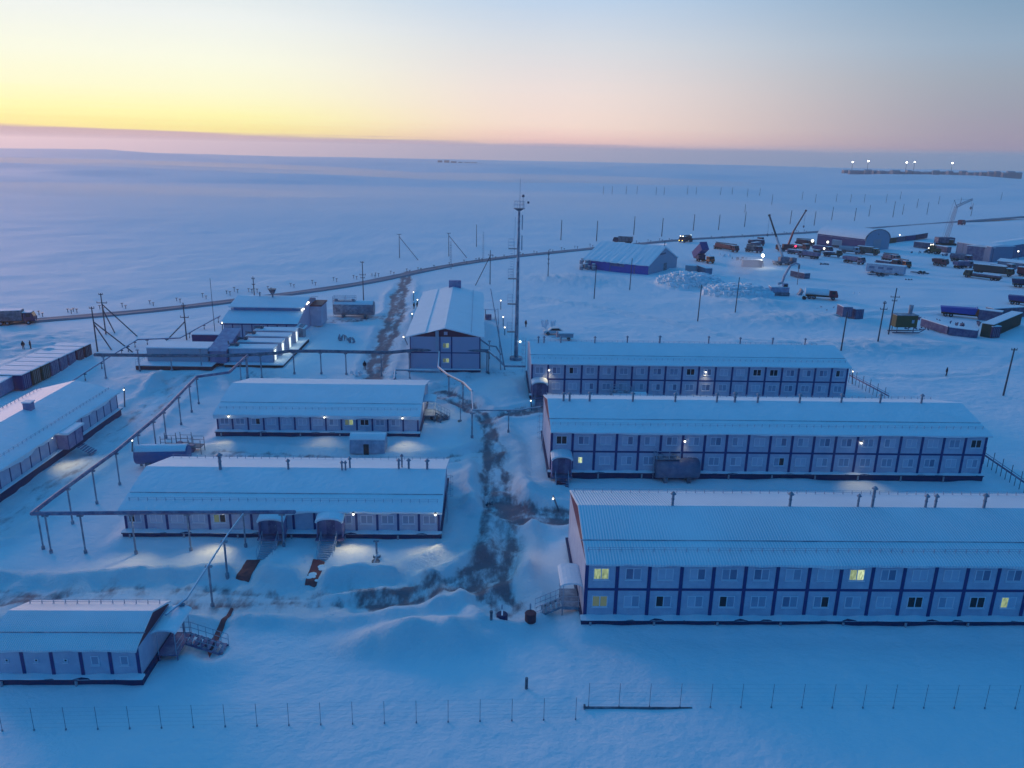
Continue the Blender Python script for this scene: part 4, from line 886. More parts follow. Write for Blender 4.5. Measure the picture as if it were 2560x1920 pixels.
# ---- short T-shaped ground posts along the outer road
TP = [(98, 784), (170, 777), (184, 775), (250, 769), (306, 764), (375, 757), (442, 749), (507, 740), (567, 731), (586, 725), (622, 726), (635, 725), (670, 720), (727, 712), (781, 706), (834, 698), (884, 692), (930, 687), (939, 685), (977, 681), (1017, 676), (1045, 672), (1085, 667), (1123, 660), (1160, 654), (1190, 648), (1198, 646), (1232, 641), (1260, 640), (1300, 634), (1335, 630), (1375, 625), (1404, 621), (1437, 617), (1475, 613), (1591, 604), (1620, 601), (1649, 599), (1673, 597), (1778, 592), (1805, 592), (1829, 590), (1855, 588), (1877, 588), (1930, 583), (1960, 580), (1990, 577), (2010, 576)]
pt = None
for k, (px, py) in enumerate(TP):
    for dx, dy in ((0, 0), (9, 4)):
        g_ = on(px+dx*(1-k*.008), py+4+dy*(1-k*.012))
        if pt is None:
            b = MB(); b.tube((0, 0, -.4), (0, 0, .95), .09, n=6); b.tube((0, 0, .85), (0, 0, 1.05), .12, .42, n=8); pt = b.build('ground_post', dsteel); tag(pt, 'short flared ground post, one of the pairs lined along the outer road', 'post', 'pairs of short posts along the outer road'); pt.location = g_
        else: c = pt.copy(); COL.objects.link(c); c.location = g_; c.scale = (1, 1, .8+.4*random.random())
# ---- perimeter fences at the bottom
def fence(label, feet, h, name='wire_fence'):
    P = [on(*q_) for q_ in feet]; O = P[0].copy(); t_ = thing(name, label, 'fence', O)
    pb = MB(); pb.tube((0, 0, -.4), (0, 0, h), .022, n=6); pb.tube((0, 0, -.2), (0, 0, .12), .06, n=6); o_ = pb.build('post', steel); md = o_.data; bpy.data.objects.remove(o_)
    for q_ in P: inst('post', md, t_, q_-O)
    b = MB()
    for a_, c_ in zip(P[:-1], P[1:]):
        for k in range(6): z = .25+k*(h-.3)/5; b.tube(a_-O+Vector((0, 0, z)), c_-O+Vector((0, 0, z)), .004, n=3)
    b.build('wires', steel, t_); return t_
y0 = lambda x: 1828-22*(x/1275)
fence('thin wire fence across the snow at the bottom left', [(6+i*79.6, 1828-5.5*min(i, 4)/4-1.45*max(0, i-4)*1.15) for i in range(19)], 1.95)
fence('thin wire fence across the snow at the bottom right', [(1471+i*76.2, 1768+i*.3) for i in range(16)], 2.15)
b = MB(); P_ = on(1460, 1771); b.box(0, 8.2, -.06, .06, -.3, .14); b.box(-.04, .10, -.12, .12, -.4, .3); o_ = b.build('kick_board', dsteel); o_.location = P_; o_.rotation_euler[2] = .02; tag(o_, 'dark low board along the foot of the bottom right fence', 'board')
# ---- things on the snow in the foreground

b = MB(); b.tube((0, 0, -.3), (0, 0, 1.0), .12, n=8); o_ = b.build('marker_post', dsteel); o_.location = on(1316, 1722); tag(o_, 'single short post standing alone on the near snow', 'post')
b = MB(); b.tube((0, 0, -.3), (0, 0, .75), .12, n=8); b.tube((0, 0, .6), (0, 0, .8), .15, n=8); o_ = b.build('marker_post', dsteel); o_.location = on(1228, 1552); tag(o_, 'short post just left of the two round barrels', 'post')
for k, (px, py, lb_, m_) in enumerate(((1255, 1553, 'round blue-black barrel lid with a snowy strap, left of the pair', navym), (1326, 1549, 'round purple-brown barrel, right of the pair', rust))):
    t_ = thing('barrel', lb_, 'barrel', on(px, py, .15)); b = MB(); b.tube((0, 0, -.3), (0, 0, .5), .50, n=18); b.tube((0, 0, .48), (0, 0, .56), .52, .46, n=18); b.build('drum', m_, t_)
    b = MB(); b.tube((-.02, .46, -.2), (-.02, .46, 1.15+.0*k), .07, n=7); b.build('vent_stub', rail, t_)
    if k == 0: b = MB(); b.box(-.07, .07, -.47, .40, .685, .73); b.build('strap', snow, t_)
t_ = thing('hydrant_post', 'frosted T-topped post standing in a round dark collar before the block with porches', 'post', on(942, 1392)); b = MB(); b.tube((0, 0, 0), (0, 0, 1.75), .1, n=8); b.tube((-.28, 0, 1.75), (.28, 0, 1.75), .10, n=7); b.build('post', steel, t_); b = MB(); b.tube((0, 0, -.2), (0, 0, .22), .42, .36, n=14); b.build('collar', dsteel, t_); b = MB(); b.tube((0, 0, .2), (0, 0, .3), .36, .3, n=14); b.build('snow_cap', snow, t_)
t_ = thing('tilted_pipe', 'leaning white pipe lying across a second round dark collar', 'pipe', on(940, 1404)); b = MB(); b.tube((0, -.1, -.2), (0, -.1, .16), .46, .4, n=14); b.build('collar', dsteel, t_); b = MB(); b.tube((.12, .5, .75), (-.12, -1.1, .12), .07, n=7); b.build('tube', rail, t_)
def plate(label, pts, m_, z=.10, th=.14, name='walkway', cat='walkway', snowpatch=False):
    P = [on(*q_) for q_ in pts]; O = P[0].copy(); nu, nv = 4, 10; vs = []
    for lv in (0, -th-.3):
        for j_ in range(nv+1):
            for i_ in range(nu+1):
                q_ = P[0].lerp(P[1], i_/nu).lerp(P[3].lerp(P[2], i_/nu), j_/nv); vs.append((q_.x-O.x, q_.y-O.y, gz(q_.x, q_.y)-O.z+z+lv+.02*math.sin(j_*2.1)))
    k = (nu+1)*(nv+1); ix = lambda i_, j_: j_*(nu+1)+i_; fs = []
    for j_ in range(nv):
        for i_ in range(nu): fs += [(ix(i_, j_), ix(i_+1, j_), ix(i_+1, j_+1), ix(i_, j_+1)), (k+ix(i_, j_), k+ix(i_, j_+1), k+ix(i_+1, j_+1), k+ix(i_+1, j_))]
    for j_ in range(nv):
        for i_ in (0, nu): fs.append((ix(i_, j_), ix(i_, j_+1), k+ix(i_, j_+1), k+ix(i_, j_)))
    for i_ in range(nu):
        for j_ in (0, nv): fs.append((ix(i_, j_), ix(i_+1, j_), k+ix(i_+1, j_), k+ix(i_, j_)))
    b = MB(); b.add(vs, fs); t_ = thing(name, label, cat, O); b.build('boards', m_, t_)
    if snowpatch:
        b = MB()
        for _ in range(8):
            u, v = random.random(), random.random(); q_ = P[0].lerp(P[1], u).lerp(P[3].lerp(P[2], u), v); b.sphere((q_.x-O.x, q_.y-O.y, gz(q_.x, q_.y)-O.z+z-.0), .22+.25*random.random(), 8, 5, .12)
        b.build('snow_patch', snow, t_)
    return t_
plate('red-brown wooden walkway with a snowy foot below the left porch', [(590, 1453), (622, 1456), (650, 1402), (617, 1402)], wood)
plate('half-snowed brown walkway below the right porch', [(762, 1462), (791, 1466), (812, 1406), (783, 1400)], wood, snowpatch=True)
plate('narrow red-brown plank lying on the snow right of the small near-left block', [(516, 1622), (524, 1644), (584, 1524), (577, 1522)], wood, name='plank', cat='plank')
plate('purple doormat platform at the foot of the middle dormitory porch', [(1391, 1212), (1414, 1212), (1418, 1190), (1392, 1190)], maroon, z=.2, name='platform', cat='platform')
def dark_heap(label, px, py, w, h=.5, n=6, name='debris_heap', m_=None):
    g_ = on(px, py); rn = random.Random(px); b = MB()
    for _ in range(n):
        x, y = rn.uniform(-w, w), rn.uniform(-w*.5, w*.5); s_ = rn.uniform(.2, .5); v = [Vector((rn.uniform(-s_, s_)+x, rn.uniform(-s_, s_)+y, rn.uniform(-.2, h))) for _ in range(8)]
        import bmesh
        bm = bmesh.new(); [bm.verts.new(q_) for q_ in v]; r_ = bmesh.ops.convex_hull(bm, input=bm.verts); bm.verts.ensure_lookup_table(); bm.verts.index_update(); ok = [f for f in bm.faces]; b.add([q_.co.copy() for q_ in bm.verts], [tuple(q_.index for q_ in f.verts) for f in ok]); bm.free()
    o_ = b.build(name, m_ or dsteel); o_.location = g_; return tag(o_, label, 'heap')
dark_heap('dark frosted debris heap on the snow right of the block with the arched shed', 1090, 1052, 1.6, .9, 8); dark_heap('small dark lump beside the debris heap', 1112, 1049, .5, .5, 3); dark_heap('dark twisted scrap on the left edge of the dirt track', 1224, 1268, .7, .6, 5)
dark_heap('dark broken block lying in the snow before the gable-ended block', 1160, 929, .7, .6, 4); dark_heap('frosted bushes of scrap beside the frosted tank scaffold', 856, 852, 1.0, 1.6, 6, m_=steel); dark_heap('second frosted lump right of the first between the blocks', 878, 857, .8, 1.3, 5, m_=steel); dark_heap('dark lump half buried at the right of the near-left block stairs', 512, 1620, .8, .5, 5, m_=psteel); dark_heap('snowy lump beside the dirt track before the gable-ended block', 893, 938, 1.5, .9, 6, m_=snow)
t_ = thing('dish_post', 'thin post with a round dark foot on the snow near the junction of pipes', 'post', on(1151, 1053)); b = MB(); b.tube((0, 0, 0), (0, 0, 2.4), .07, n=6); b.build('post', steel, t_); b = MB(); b.tube((0, 0, -.1), (0, 0, .12), .42, n=12); b.build('foot', dsteel, t_)
for k, (x0, y0_, h, r, lb_) in enumerate(((1263, 926, 22, .14, 'leaning slim pole right of the long snow roof, nearest the mast'), (1252, 925, 14.5, .09, 'thin vertical pole right of the long snow roof'))):
    g_ = on(x0, y0_); b = MB(); b.tube((0, 0, -.3), ((-3.3, 12, 13.5) if k == 0 else (-.8, 4, 11)), r, r*.6, n=6); o_ = b.build('guy_pole', steel); o_.location = g_; tag(o_, lb_, 'pole')
t_ = thing('shelter_frame', 'small roofed metal frame beside the long snow roof', 'shelter', on(1213, 800)); b = MB(); [b.tube((x, y, -.2), (x, y, 2.6), .06, n=5) for x in (0, 2.4) for y in (0, 2)]; b.build('frame', dsteel, t_); b = MB(); b.box(-.4, 2.9, -.3, 2.3, 2.6, 2.8); b.build('roof', snow, t_); b = MB(); b.box(.1, 1.5, .2, 1.4, 0, 1.2); b.build('tank_box', psteel, t_)

# ---- people: one continuous body grown over a skeleton
def person(label, px, py, rz, pose):
    J = dict(pel=(0, 0, .95, .155), chest=(0, -.01, 1.28, .18), neck=(0, -.01, 1.47, .075), head=(0, -.03, 1.60, .105), crown=(0, -.02, 1.70, .085), shl=(-.2, 0, 1.40, .085), shr=(.2, 0, 1.40, .085), ell=(-.29, .04, 1.13, .062), elr=(.29, .03, 1.13, .062), hal=(-.27, -.10, .90, .045), har=(.28, -.08, .90, .045), fl=(-.26, -.15, .82, .03), fr=(.27, -.13, .82, .03),
             hl=(-.1, 0, .88, .105), hr=(.1, 0, .88, .105), kl=(-.11, -.06+pose, .48, .075), kr=(.11, -.02-pose, .48, .075), al=(-.11, .02+pose*1.3, .09, .05), ar=(.11, .05-pose*1.3, .09, .05), tl=(-.12, -.15+pose*1.3, .04, .045), tr=(.12, -.13-pose*1.3, .04, .045))
    E_2 = [('pel', 'chest'), ('chest', 'neck'), ('neck', 'head'), ('head', 'crown'), ('chest', 'shl'), ('chest', 'shr'), ('shl', 'ell'), ('shr', 'elr'), ('ell', 'hal'), ('elr', 'har'), ('hal', 'fl'), ('har', 'fr'), ('pel', 'hl'), ('pel', 'hr'), ('hl', 'kl'), ('hr', 'kr'), ('kl', 'al'), ('kr', 'ar'), ('al', 'tl'), ('ar', 'tr')]
    ks = list(J); me_ = bpy.data.meshes.new('body'); me_.from_pydata([J[k][:3] for k in ks], [(ks.index(a), ks.index(c)) for a, c in E_2], []); me_.materials.append(coat)
    t_ = thing('person', label, 'person', on(px, py, -.03), rz); o_ = bpy.data.objects.new('body', me_); COL.objects.link(o_); o_.parent = t_
    md = o_.modifiers.new('skin', 'SKIN'); 
    for i, k in enumerate(ks): me_.skin_vertices[0].data[i].radius = (J[k][3],)*2; me_.skin_vertices[0].data[i].use_root = (i == 0)
    sb = o_.modifiers.new('sub', 'SUBSURF'); sb.levels = 1; sb.render_levels = 1
    b = MB(); b.sphere((0, -.055, 1.61), .09, 10, 7, 1.15); b.box(-.012, .012, -.165, -.13, 1.59, 1.62); b.build('face', skin, t_, smooth=True)
    b = MB(); b.sphere((0, -.01, 1.66), .125, 10, 7, .95); b.build('hood', mat('dark_cap', (.02, .02, .05), .9), t_, smooth=True)
    b = MB(); b.prism([(-.24, .80), (.24, .80), (.22, 1.2), (.23, 1.44), (-.23, 1.44), (-.22, 1.2)], -.16, .17, 'y') ; b.build('parka', coat, t_, bev=.06)
    return t_
person('person in dark coat walking on the snow below the overhead pipe', 912, 924, .3, .10)
person('left one of two people standing beside the long snow roof', 1035, 772, 1.0, .05); person('right one of two people standing beside the long snow roof', 1043, 771, 4.2, .04)
person('person in dark clothes standing on open snow right of the mast', 1314.5, 818, 2.5, .06); person('lone person walking on the snow at the right of the farthest dormitory', 2365, 940, 1.2, .10)
person('person standing on the snow plain at the far left', 59, 873, .4, .05); person('second person at the far left, right of the other', 77, 873, 2.2, .08)
# ------------------------------------------------------------------ the yard
purp = mat('dark_purple_paint', (.085, .085, .21), .6, .25, .7, frost=.22); psteel = mat('dark_slate_paint', (.07, .065, .14), .6, .25, 1.2, frost=.25)
def two(a, c):
    A_, C_ = on(*a), on(*c); d = C_-A_; return A_, math.atan2(d.y, d.x), d.xy.length
def wheels(t_, xs_, w=2.4, r=.52):
    for x in xs_:
        for y in (0, w):
            b = MB(); b.tube((x, y-.18, r), (x, y+.18, r), r, n=12); o_ = b.build('wheel', tyre, t_); b = MB(); b.tube((x, y-.2, r), (x, y+.2, r), r*.45, n=8); b.build('rim', steel, o_)
def truck(label, a, c, cab=orange, bed='dump', bm_=blue, L=None, lights=False, snowy=False, cat='truck', name='truck'):
    O, rz, L0 = two(a, c); L = L or max(6.0, L0); w = 2.4
    t_ = thing(name, label, cat, O, rz)
    b = MB(); b.box(.2, L-.4, .6, 1.8, .65, .95); b.build('chassis', tyre, t_)
    b = MB(); b.prism([(L-2.3, .75), (L-2.3, 2.75), (L-.55, 2.75), (L-.15, 1.75), (L, 1.6), (L, .75)], 0, w, 'y'); cb_ = b.build('cab', cab, t_, bev=.08)
    b = MB(); b.prism([(L-.50, 2.62), (L-.17, 1.83), (L-.12, 1.85), (L-.45, 2.64)], .15, w-.15, 'y'); b.box(L-1.7, L-.8, -.02, -.003, 1.75, 2.5); b.box(L-1.7, L-.8, w+.003, w+.02, 1.75, 2.5); b.build('windscreen', glassd, cb_)
    b = MB(); b.box(L-2.4, L-.5, -.05, w+.05, 2.76, 2.86); b.build('snow_cap', snow, cb_)
    for y in (.35, w-.35): b = MB(); b.tube((L, y, 1.0), (L+.06, y, 1.0), .16, n=8); b.build('headlight', yell if lights else rail, t_)
    if lights:
        for y in (.5, w-.5): b = MB(); b.sphere((L-.6, y, 2.98), .24, 8, 6); b.build('roof_lamp', bulb, t_)
        b = MB(); b.sphere((.5, w/2, 3.0), .25, 8, 6); b.build('work_lamp', bulbw, t_)
    wheels(t_, [L-1.3, 1.2, 2.5])
    e = L-2.6
    if bed == 'dump':
        b = MB(); b.prism([(.1, 1.25), (-.2, 2.5), (e, 2.7), (e+.5, 3.0), (e+.5, 2.9), (e, 1.1)], -.05, w+.05, 'y'); o_ = b.build('dump_bed', bm_, t_)
        b = MB(); [b.box(x, x+.12, -.12, -.052, 1.2, 2.55) for x in (.6, 1.8, 3.0, 4.2) if x < e]; b.build('side_ribs', bm_, o_)
    elif bed == 'raised':
        b = MB(); b.T = Matrix.Translation((.4, 0, 1.5)) @ Matrix.Rotation(R(-38), 4, 'Y'); b.box(-1.2, 5.2, -.4, w+.4, .1, 3.0); b.box(5.2, 5.4, -.4, w+.4, .1, 3.5); b.build('raised_bed', bm_, t_, bev=.06)
        b = MB(); b.box(.2, 2.6, -.35, w+.35, 1.0, 2.6); b.build('bed_frame', navym, t_)
    elif bed == 'box':
        b = MB(); b.box(0, e+.1, -.05, w+.05, 1.0, 3.3); b.build('box_body', bm_, t_, bev=.05); b = MB(); b.box(.05, e, 0, w, 3.3, 3.4); b.build('snow_cap', snow, t_)
    elif bed == 'flat':
        b = MB(); b.box(0, e+.1, 0, w, 1.0, 1.25); b.build('flatbed', bm_, t_); b = MB(); b.box(.3, e-.3, .2, w-.2, 1.25, 1.9); b.build('load', psteel, t_, bev=.1); b = MB(); b.box(.3, e-.3, .2, w-.2, 1.9, 2.0); b.build('snow_cap', snow, t_)
    elif bed == 'tank':
        n = 14; b = MB(); b.prism([(w/2+1.1*math.cos(2*math.pi*i/n), 2.05+1.0*math.sin(2*math.pi*i/n)) for i in range(n)], 0, e, 'x'); b.build('tank', bm_, t_)
    elif bed == 'rig':
        b = MB(); b.box(0, e, .1, w-.1, 1.0, 1.5); b.box(.6, e-.6, .4, w-.4, 1.5, 2.6); b.build('machinery', bm_, t_, bev=.1); b = MB(); b.tube((.3, w/2, 2.9), (L-.6, w/2, 3.2), .25, n=6); b.build('folded_derrick', dsteel, t_)
    if snowy: b = MB(); b.box(.1, e, .1, w-.1, 3.15, 3.32); b.build('snow_cap', snow, t_, bev=.08)
    return t_
truck('dark truck with a grey-blue box body on the outer road behind the blue tent hall', (1582, 609), (1534, 606), cab=navym, bed='box', bm_=dsteel)
truck('dark red truck on the outer road with glowing yellow headlights and roof lamps', (1722, 603), (1686, 607), cab=red, bed='rig', bm_=rust, lights=True, L=8.5)
truck('tipper truck with a raised blue bed and orange cab behind the tent hall', (1738, 652), (1785, 663), cab=orange, bed='raised', bm_=blue, L=9.5)
truck('maroon drilling truck standing before a snow pile, upper middle of the yard', (1782, 622), (1837, 632), cab=maroon, bed='rig', bm_=maroon)
truck('snow-covered tanker with a red cab at the lower middle of the yard', (2012, 746), (2090, 752), cab=red, bed='tank', bm_=snow, L=9)
truck('purple flatbed truck in the second row of parked trucks', (2050, 648), (1990, 640), cab=psteel, bed='dump', bm_=purp, L=9)
truck('dark olive truck right of the purple one', (2056, 640), (2100, 646), cab=olive, bed='flat', bm_=olive, L=7.5)
truck('purple dump truck at the right end of the parked row', (2105, 655), (2160, 664), cab=psteel, bed='dump', bm_=purp, L=9)
truck('brown-olive truck with a blunt box standing before the arched hangar', (2140, 634), (2194, 640), cab=olive, bed='box', bm_=mat('brown_box', (.07, .06, .05), .7, .3, frost=.2), L=9)
truck('rusty brown crane carrier truck between the red crane and the hangar', (1975, 620), (2030, 628), cab=rust, bed='flat', bm_=rust, L=10)
truck('frosted tanker truck behind the parked row', (2095, 632), (2140, 637), cab=steel, bed='tank', bm_=greyw, L=8.5)
truck('long low trailer truck behind the purple flatbed', (1965, 634), (2045, 642), cab=rust, bed='flat', bm_=psteel)
truck('orange truck with a loose boom right of the snowed-in bus', (2230, 664), (2282, 676), cab=orange, bed='rig', bm_=psteel, L=9)
truck('small red-brown truck alone on the snow, right of the yard', (2328, 662), (2352, 667), cab=rust, bed='dump', bm_=rust, L=5.6)
truck('purple truck with a dark cab near the pale-roofed hut', (2392, 672), (2434, 670), cab=psteel, bed='dump', bm_=purp, L=7.5)
truck('long olive trailer truck, upper of two at the right', (2430, 682), (2498, 690), cab=olive, bed='box', bm_=mat('dull_olive', (.05, .045, .05), .7, .3), L=13)
truck('long olive trailer with orange tail lamp, lower of two at the right', (2505, 703), (2438, 694), cab=olive, bed='flat', bm_=mat('dull_olive2', (.05, .045, .05), .7, .3), L=12)
truck('dark red truck with a glowing tail lamp at the right edge', (2540, 690), (2585, 694), cab=red, bed='box', bm_=red, L=7)
truck('dump truck with a blue bed and orange cab parked across the right of the yard', (2350, 790), (2428, 797), cab=orange, bed='dump', bm_=blues, L=10.5)
truck('blue dump truck at the right edge above the purple container', (2518, 760), (2580, 768), cab=navym, bed='dump', bm_=blue, L=9)
truck('dark truck parked at the far left edge beside the outer road', (-12, 815), (38, 813), cab=navym, bed='box', bm_=dsteel, L=8)
O, rz, L_ = two((2403, 563), (2425, 561)); t_ = thing('van', 'red van driving on the outer road at the far right', 'van', O, rz); b = MB(); b.prism([(0, .5), (0, 3.0), (5.2, 3.0), (6.2, 1.9), (7.0, 1.7), (7.0, .5)], 0, 2.3, 'y'); b.build('body', red, t_, bev=.1); wheels(t_, [1.4, 5.6], 2.3, .45); b = MB(); b.box(4.2, 5.0, -.02, -.003, 1.8, 2.6); b.box(1.5, 3.8, -.02, -.003, 1.9, 2.6); b.build('window', glassd, t_)
for lb_, a_, c_, cb_, bd_, bm_2, L_2 in (
 ('dark truck at the left end of the cranes row, nearest the outer road', (1885, 618), (1930, 612), navym, 'flat', psteel, 9), ('slate pipe-laden trailer left of the red boom crane', (1878, 610), (1925, 606), psteel, 'flat', navym, 9),
 ('brown truck wedged behind the red-boomed crane', (1985, 612), (2035, 618), rust, 'rig', rust, 9), ('navy truck between the crane trucks and the hangar wall', (2030, 628), (2080, 634), navym, 'dump', navy, 9),
 ('frosted grey truck directly under the hangar side wall', (2078, 618), (2125, 622), steel, 'box', greyw, 8), ('rust-red truck behind the snowed-in bus', (2185, 662), (2240, 668), rust, 'flat', psteel, 9),
 ('slate truck right of the brown-olive truck', (2200, 650), (2245, 657), psteel, 'rig', psteel, 8), ('dark tanker right of the wheel loader', (2372, 652), (2415, 658), navym, 'tank', psteel, 8),
 ('dark flatbed by the pale-roofed hut', (2470, 672), (2520, 678), psteel, 'flat', psteel, 9), ('dark truck right of the drilling truck, behind the pale boom', (1860, 628), (1900, 634), navym, 'rig', dsteel, 8),
 ('dark dump truck at the right edge near the long trailers', (2528, 716), (2575, 722), psteel, 'dump', navym, 8.5)):
    truck(lb_, a_, c_, cab=cb_, bed=bd_, bm_=bm_2, L=L_2)
for lb_, px, py, w_, h_, n_, m_ in (('stack of dark machine parts left of the steam', 1850, 650, 3.0, 1.2, 10, dsteel), ('row of low dark stacks behind the pale rubble', 1880, 662, 4.5, .9, 12, psteel), ('spoil and parts before the drilling truck', 1795, 640, 5.0, 1.3, 10, snow),
 ('pipes and parts heaped before the dark purple truck row', 2060, 662, 1.6, .6, 12, dsteel), ('dark scrap right of the hangar containers', 2300, 632, 5, .7, 9, psteel), ('stacked goods left of the long grey shed', 2368, 640, 3, 1.2, 8, psteel),
 ('scrap lying between the olive cabin and the dump truck', 2310, 800, 3.5, .6, 9, psteel), ('stacked beams at the far left end of the low frosted containers', 2285, 822, 3.0, .6, 8, psteel), ('dark goods piled on the purple container stack', 2420, 815, 4.0, 1.2, 10, psteel),
 ('broken snow and scrap right of the snow-covered tanker', 2120, 735, 5.0, .5, 8, snow), ('small dark heap alone in the middle of the yard', 2270, 700, 1.6, .5, 5, dsteel), ('snow-dusted timber lying behind the two fuel cubes', 2050, 772, 5, .4, 7, steel)):
    dark_heap(lb_, px, py, w_, h_, n_, name='goods_pile', m_=m_)
# snowed-in bus
O, rz, L_ = two((2162, 682), (2256, 690)); t_ = thing('bus', 'bus crusted in snow at the near end of the truck row', 'bus', O, rz)
b = MB(); b.box(0, 13, 0, 2.6, .6, 3.4); b.build('body', mat('snow_crusted_paint', (.35, .38, .50), .7, .2, .8, frost=.7), t_, bev=.3); b = MB(); b.box(-.1, 13.1, -.1, 2.7, 3.38, 3.7); b.build('snow_cap', snow, t_, bev=.2)
for x in (1.2, 4.2, 7.2): b = MB(); b.box(x, x+1.8, -.03, -.002, 1.9, 2.7); b.build('window', glassh, t_)
wheels(t_, [2.4, 10.4], 2.6)
for k, (a, c) in enumerate((((2171, 690), (2222, 692)), ((2275, 683), (2320, 687)))):
    O, rz, L_ = two(a, c); t_ = thing('drawbar_trailer', ('dark axle and drawbar half buried before the snowed-in bus', 'snowy trailer frame right of the orange truck')[k], 'trailer', O, rz); b = MB(); b.box(0, L_, 0, .3, .35, .6); b.box(0, L_, 1.4, 1.7, .35, .6); b.build('frame', dsteel, t_); wheels(t_, [L_*.5, L_*.7], 1.7, .55)
# wheel loader with four lamps
O, rz, L_ = two((2352, 636), (2316, 632)); t_ = thing('wheel_loader', 'yellow-brown wheel loader with four bright work lamps in the right of the yard', 'loader', O, rz)
b = MB(); b.prism([(0, 1.0), (0, 2.4), (2.4, 2.5), (2.4, 3.6), (4.0, 3.6), (4.3, 2.0), (4.6, 1.0)], 0, 2.4, 'y'); b.build('body', mat('ochre_paint', (.10, .06, .015), .6, .2), t_, bev=.08)
b = MB(); b.prism([(5.6, .2), (5.4, 1.5), (6.6, .3)], -.2, 2.6, 'y'); b.build('bucket', dsteel, t_); b = MB(); b.tube((4.2, .6, 1.8), (5.8, .6, .8), .15); b.tube((4.2, 1.8, 1.8), (5.8, 1.8, .8), .15); b.build('arm', olive, t_)
wheels(t_, [1.0, 4.0], 2.4, .75)
for x, y, z in ((3.9, .3, 3.85), (3.9, 2.1, 3.85), (4.5, .2, 2.3), (4.5, 2.2, 2.3)): b = MB(); b.sphere((x, y, z), .24, 8, 6); b.build('work_lamp', bulb, t_)
# mobile cranes
def crane(label, base, mid, tip, yb, col1, col2, hookdrop, bodycol, hz, taillamps=False):
    O = on(*base); D_2 = O.y; t_ = thing('mobile_crane', label, 'crane', O, hz)
    b = MB(); b.box(-4, 4.5, -1.3, 1.3, .7, 1.4); b.build('carrier', bodycol, t_, bev=.05); b = MB(); b.box(-1.8, 1.8, -1.2, 1.2, 1.4, 3.0); b.build('upper_cab', bodycol, t_, bev=.1)
    b = MB(); b.box(2.9, 4.6, -1.2, 1.2, 1.4, 2.7); cb_ = b.build('driver_cab', bodycol, t_, bev=.1); b = MB(); b.box(4.61, 4.64, -1, 1, 1.8, 2.5); b.build('windscreen', glassd, cb_)
    wheels(t_, [-3, -1.6, 1.6, 3], 2.6, .55)
    for o_ in t_.children:
        if o_.name.startswith('wheel'): o_.location.y = -1.3
    # boom plane kept parallel to the picture plane at the crane's depth
    def pt_(px, py):
        d = fwd+rt*((px-1280)/F)-up*((py-960)/F); s_ = O.y/d.y; p_ = Vector((0, 0, CH))+d*s_; return Matrix.Rotation(-hz, 4, 'Z') @ (p_-O)
    B0 = pt_(base[0]+2, base[1]-9); M1 = pt_(*mid); T1 = pt_(*tip)
    b = MB(); b.tube(B0, M1, .48, .42, n=6); bo = b.build('boom', col1, t_); b = MB(); b.tube(M1, T1, .34, .27, n=6); b.tube(T1, T1+(T1-M1).normalized()*.6, .45, n=6); b.build('boom_extension', col2, bo)
    dn = Vector((0, 0, -1)); b = MB(); b.tube(T1, T1+dn*hookdrop, .05, n=4); b.build('hoist_cable', dsteel, t_); b = MB(); b.sphere(T1+dn*hookdrop, .38, 8, 6, 1.5); b.build('hook_block', dsteel, t_)
    if taillamps:
        for dy in (-3.4, 0.4): b = MB(); b.sphere((dy*.6-2.2, -1.45, 2.1), .38, 8, 6); b.build('tail_lamp', redl, t_)
    return t_
crane('mobile crane with a black-and-pale boom leaning left in the yard', (1958, 662), (1941, 592), (1924, 540), 0, mat('pale_boom', (.40, .45, .52), .5, .1), mat('black_boom', (.01, .015, .03), .5, .1), 7, mat('slate_crane', (.10, .11, .17), .5, .2, frost=.3), 0.1)
crane('mobile crane with a dark red boom leaning right, two red tail lamps beneath', (1966, 628), (1984, 578), (2014, 528), 0, mat('red_boom', (.24, .03, .05), .5, .2), mat('dark_boom', (.02, .02, .05), .5, .2), 6.5, rust, math.pi, True)
# lattice crane
O = on(2362, 612); t_ = thing('lattice_crane', 'pale lattice tower crane with a luffing jib above the right of the yard', 'crane', O)
def pz(px, py):
    d = fwd+rt*((px-1280)/F)-up*((py-960)/F); s_ = O.y/d.y; return Vector((0, 0, CH))+d*s_-O
def lattice(P, Q, w, n):
    b = MB(); d = (Q-P); u = d.normalized(); s_ = u.cross(Vector((0, 1, 0))).normalized(); v = u.cross(s_)
    cs_ = [s_*w+v*w, s_*w-v*w, -s_*w-v*w, -s_*w+v*w]
    for c_ in cs_: b.tube(P+c_, Q+c_*.7, .09, n=4)
    for i in range(n):
        a_, c2 = P+d*(i/n), P+d*((i+1)/n)
        for j in range(4): b.tube(a_+cs_[j]*(1-.3*i/n), c2+cs_[(j+1) % 4]*(1-.3*(i+1)/n), .05, n=3)
    return b
pt_top = pz(2391, 516); lattice(pz(2362, 608), pt_top, .75, 16).build('tower_boom', steel, t_); lattice(pt_top, pz(2432, 498), .45, 8).build('jib', steel, t_)
b = MB(); b.tube(pt_top, pz(2386, 500), .12); b.tube(pz(2386, 500), pz(2432, 498), .04, n=3); b.tube(pz(2386, 500), pz(2352, 606), .05, n=3); b.build('stay', dsteel, t_)
b = MB(); b.tube(pz(2430, 499), pz(2427, 520), .05, n=3); b.sphere(pz(2427, 520), .5, 8, 6, 1.5); b.build('hook', dsteel, t_)
b = MB(); b.box(-4.5, 3.5, -2, 2, .9, 3.6); b.build('upper_cab', psteel, t_, bev=.1); b = MB(); b.box(-4, 4, -3, -2, 0, 1); b.box(-4, 4, 2, 3, 0, 1); b.build('track', tyre, t_)
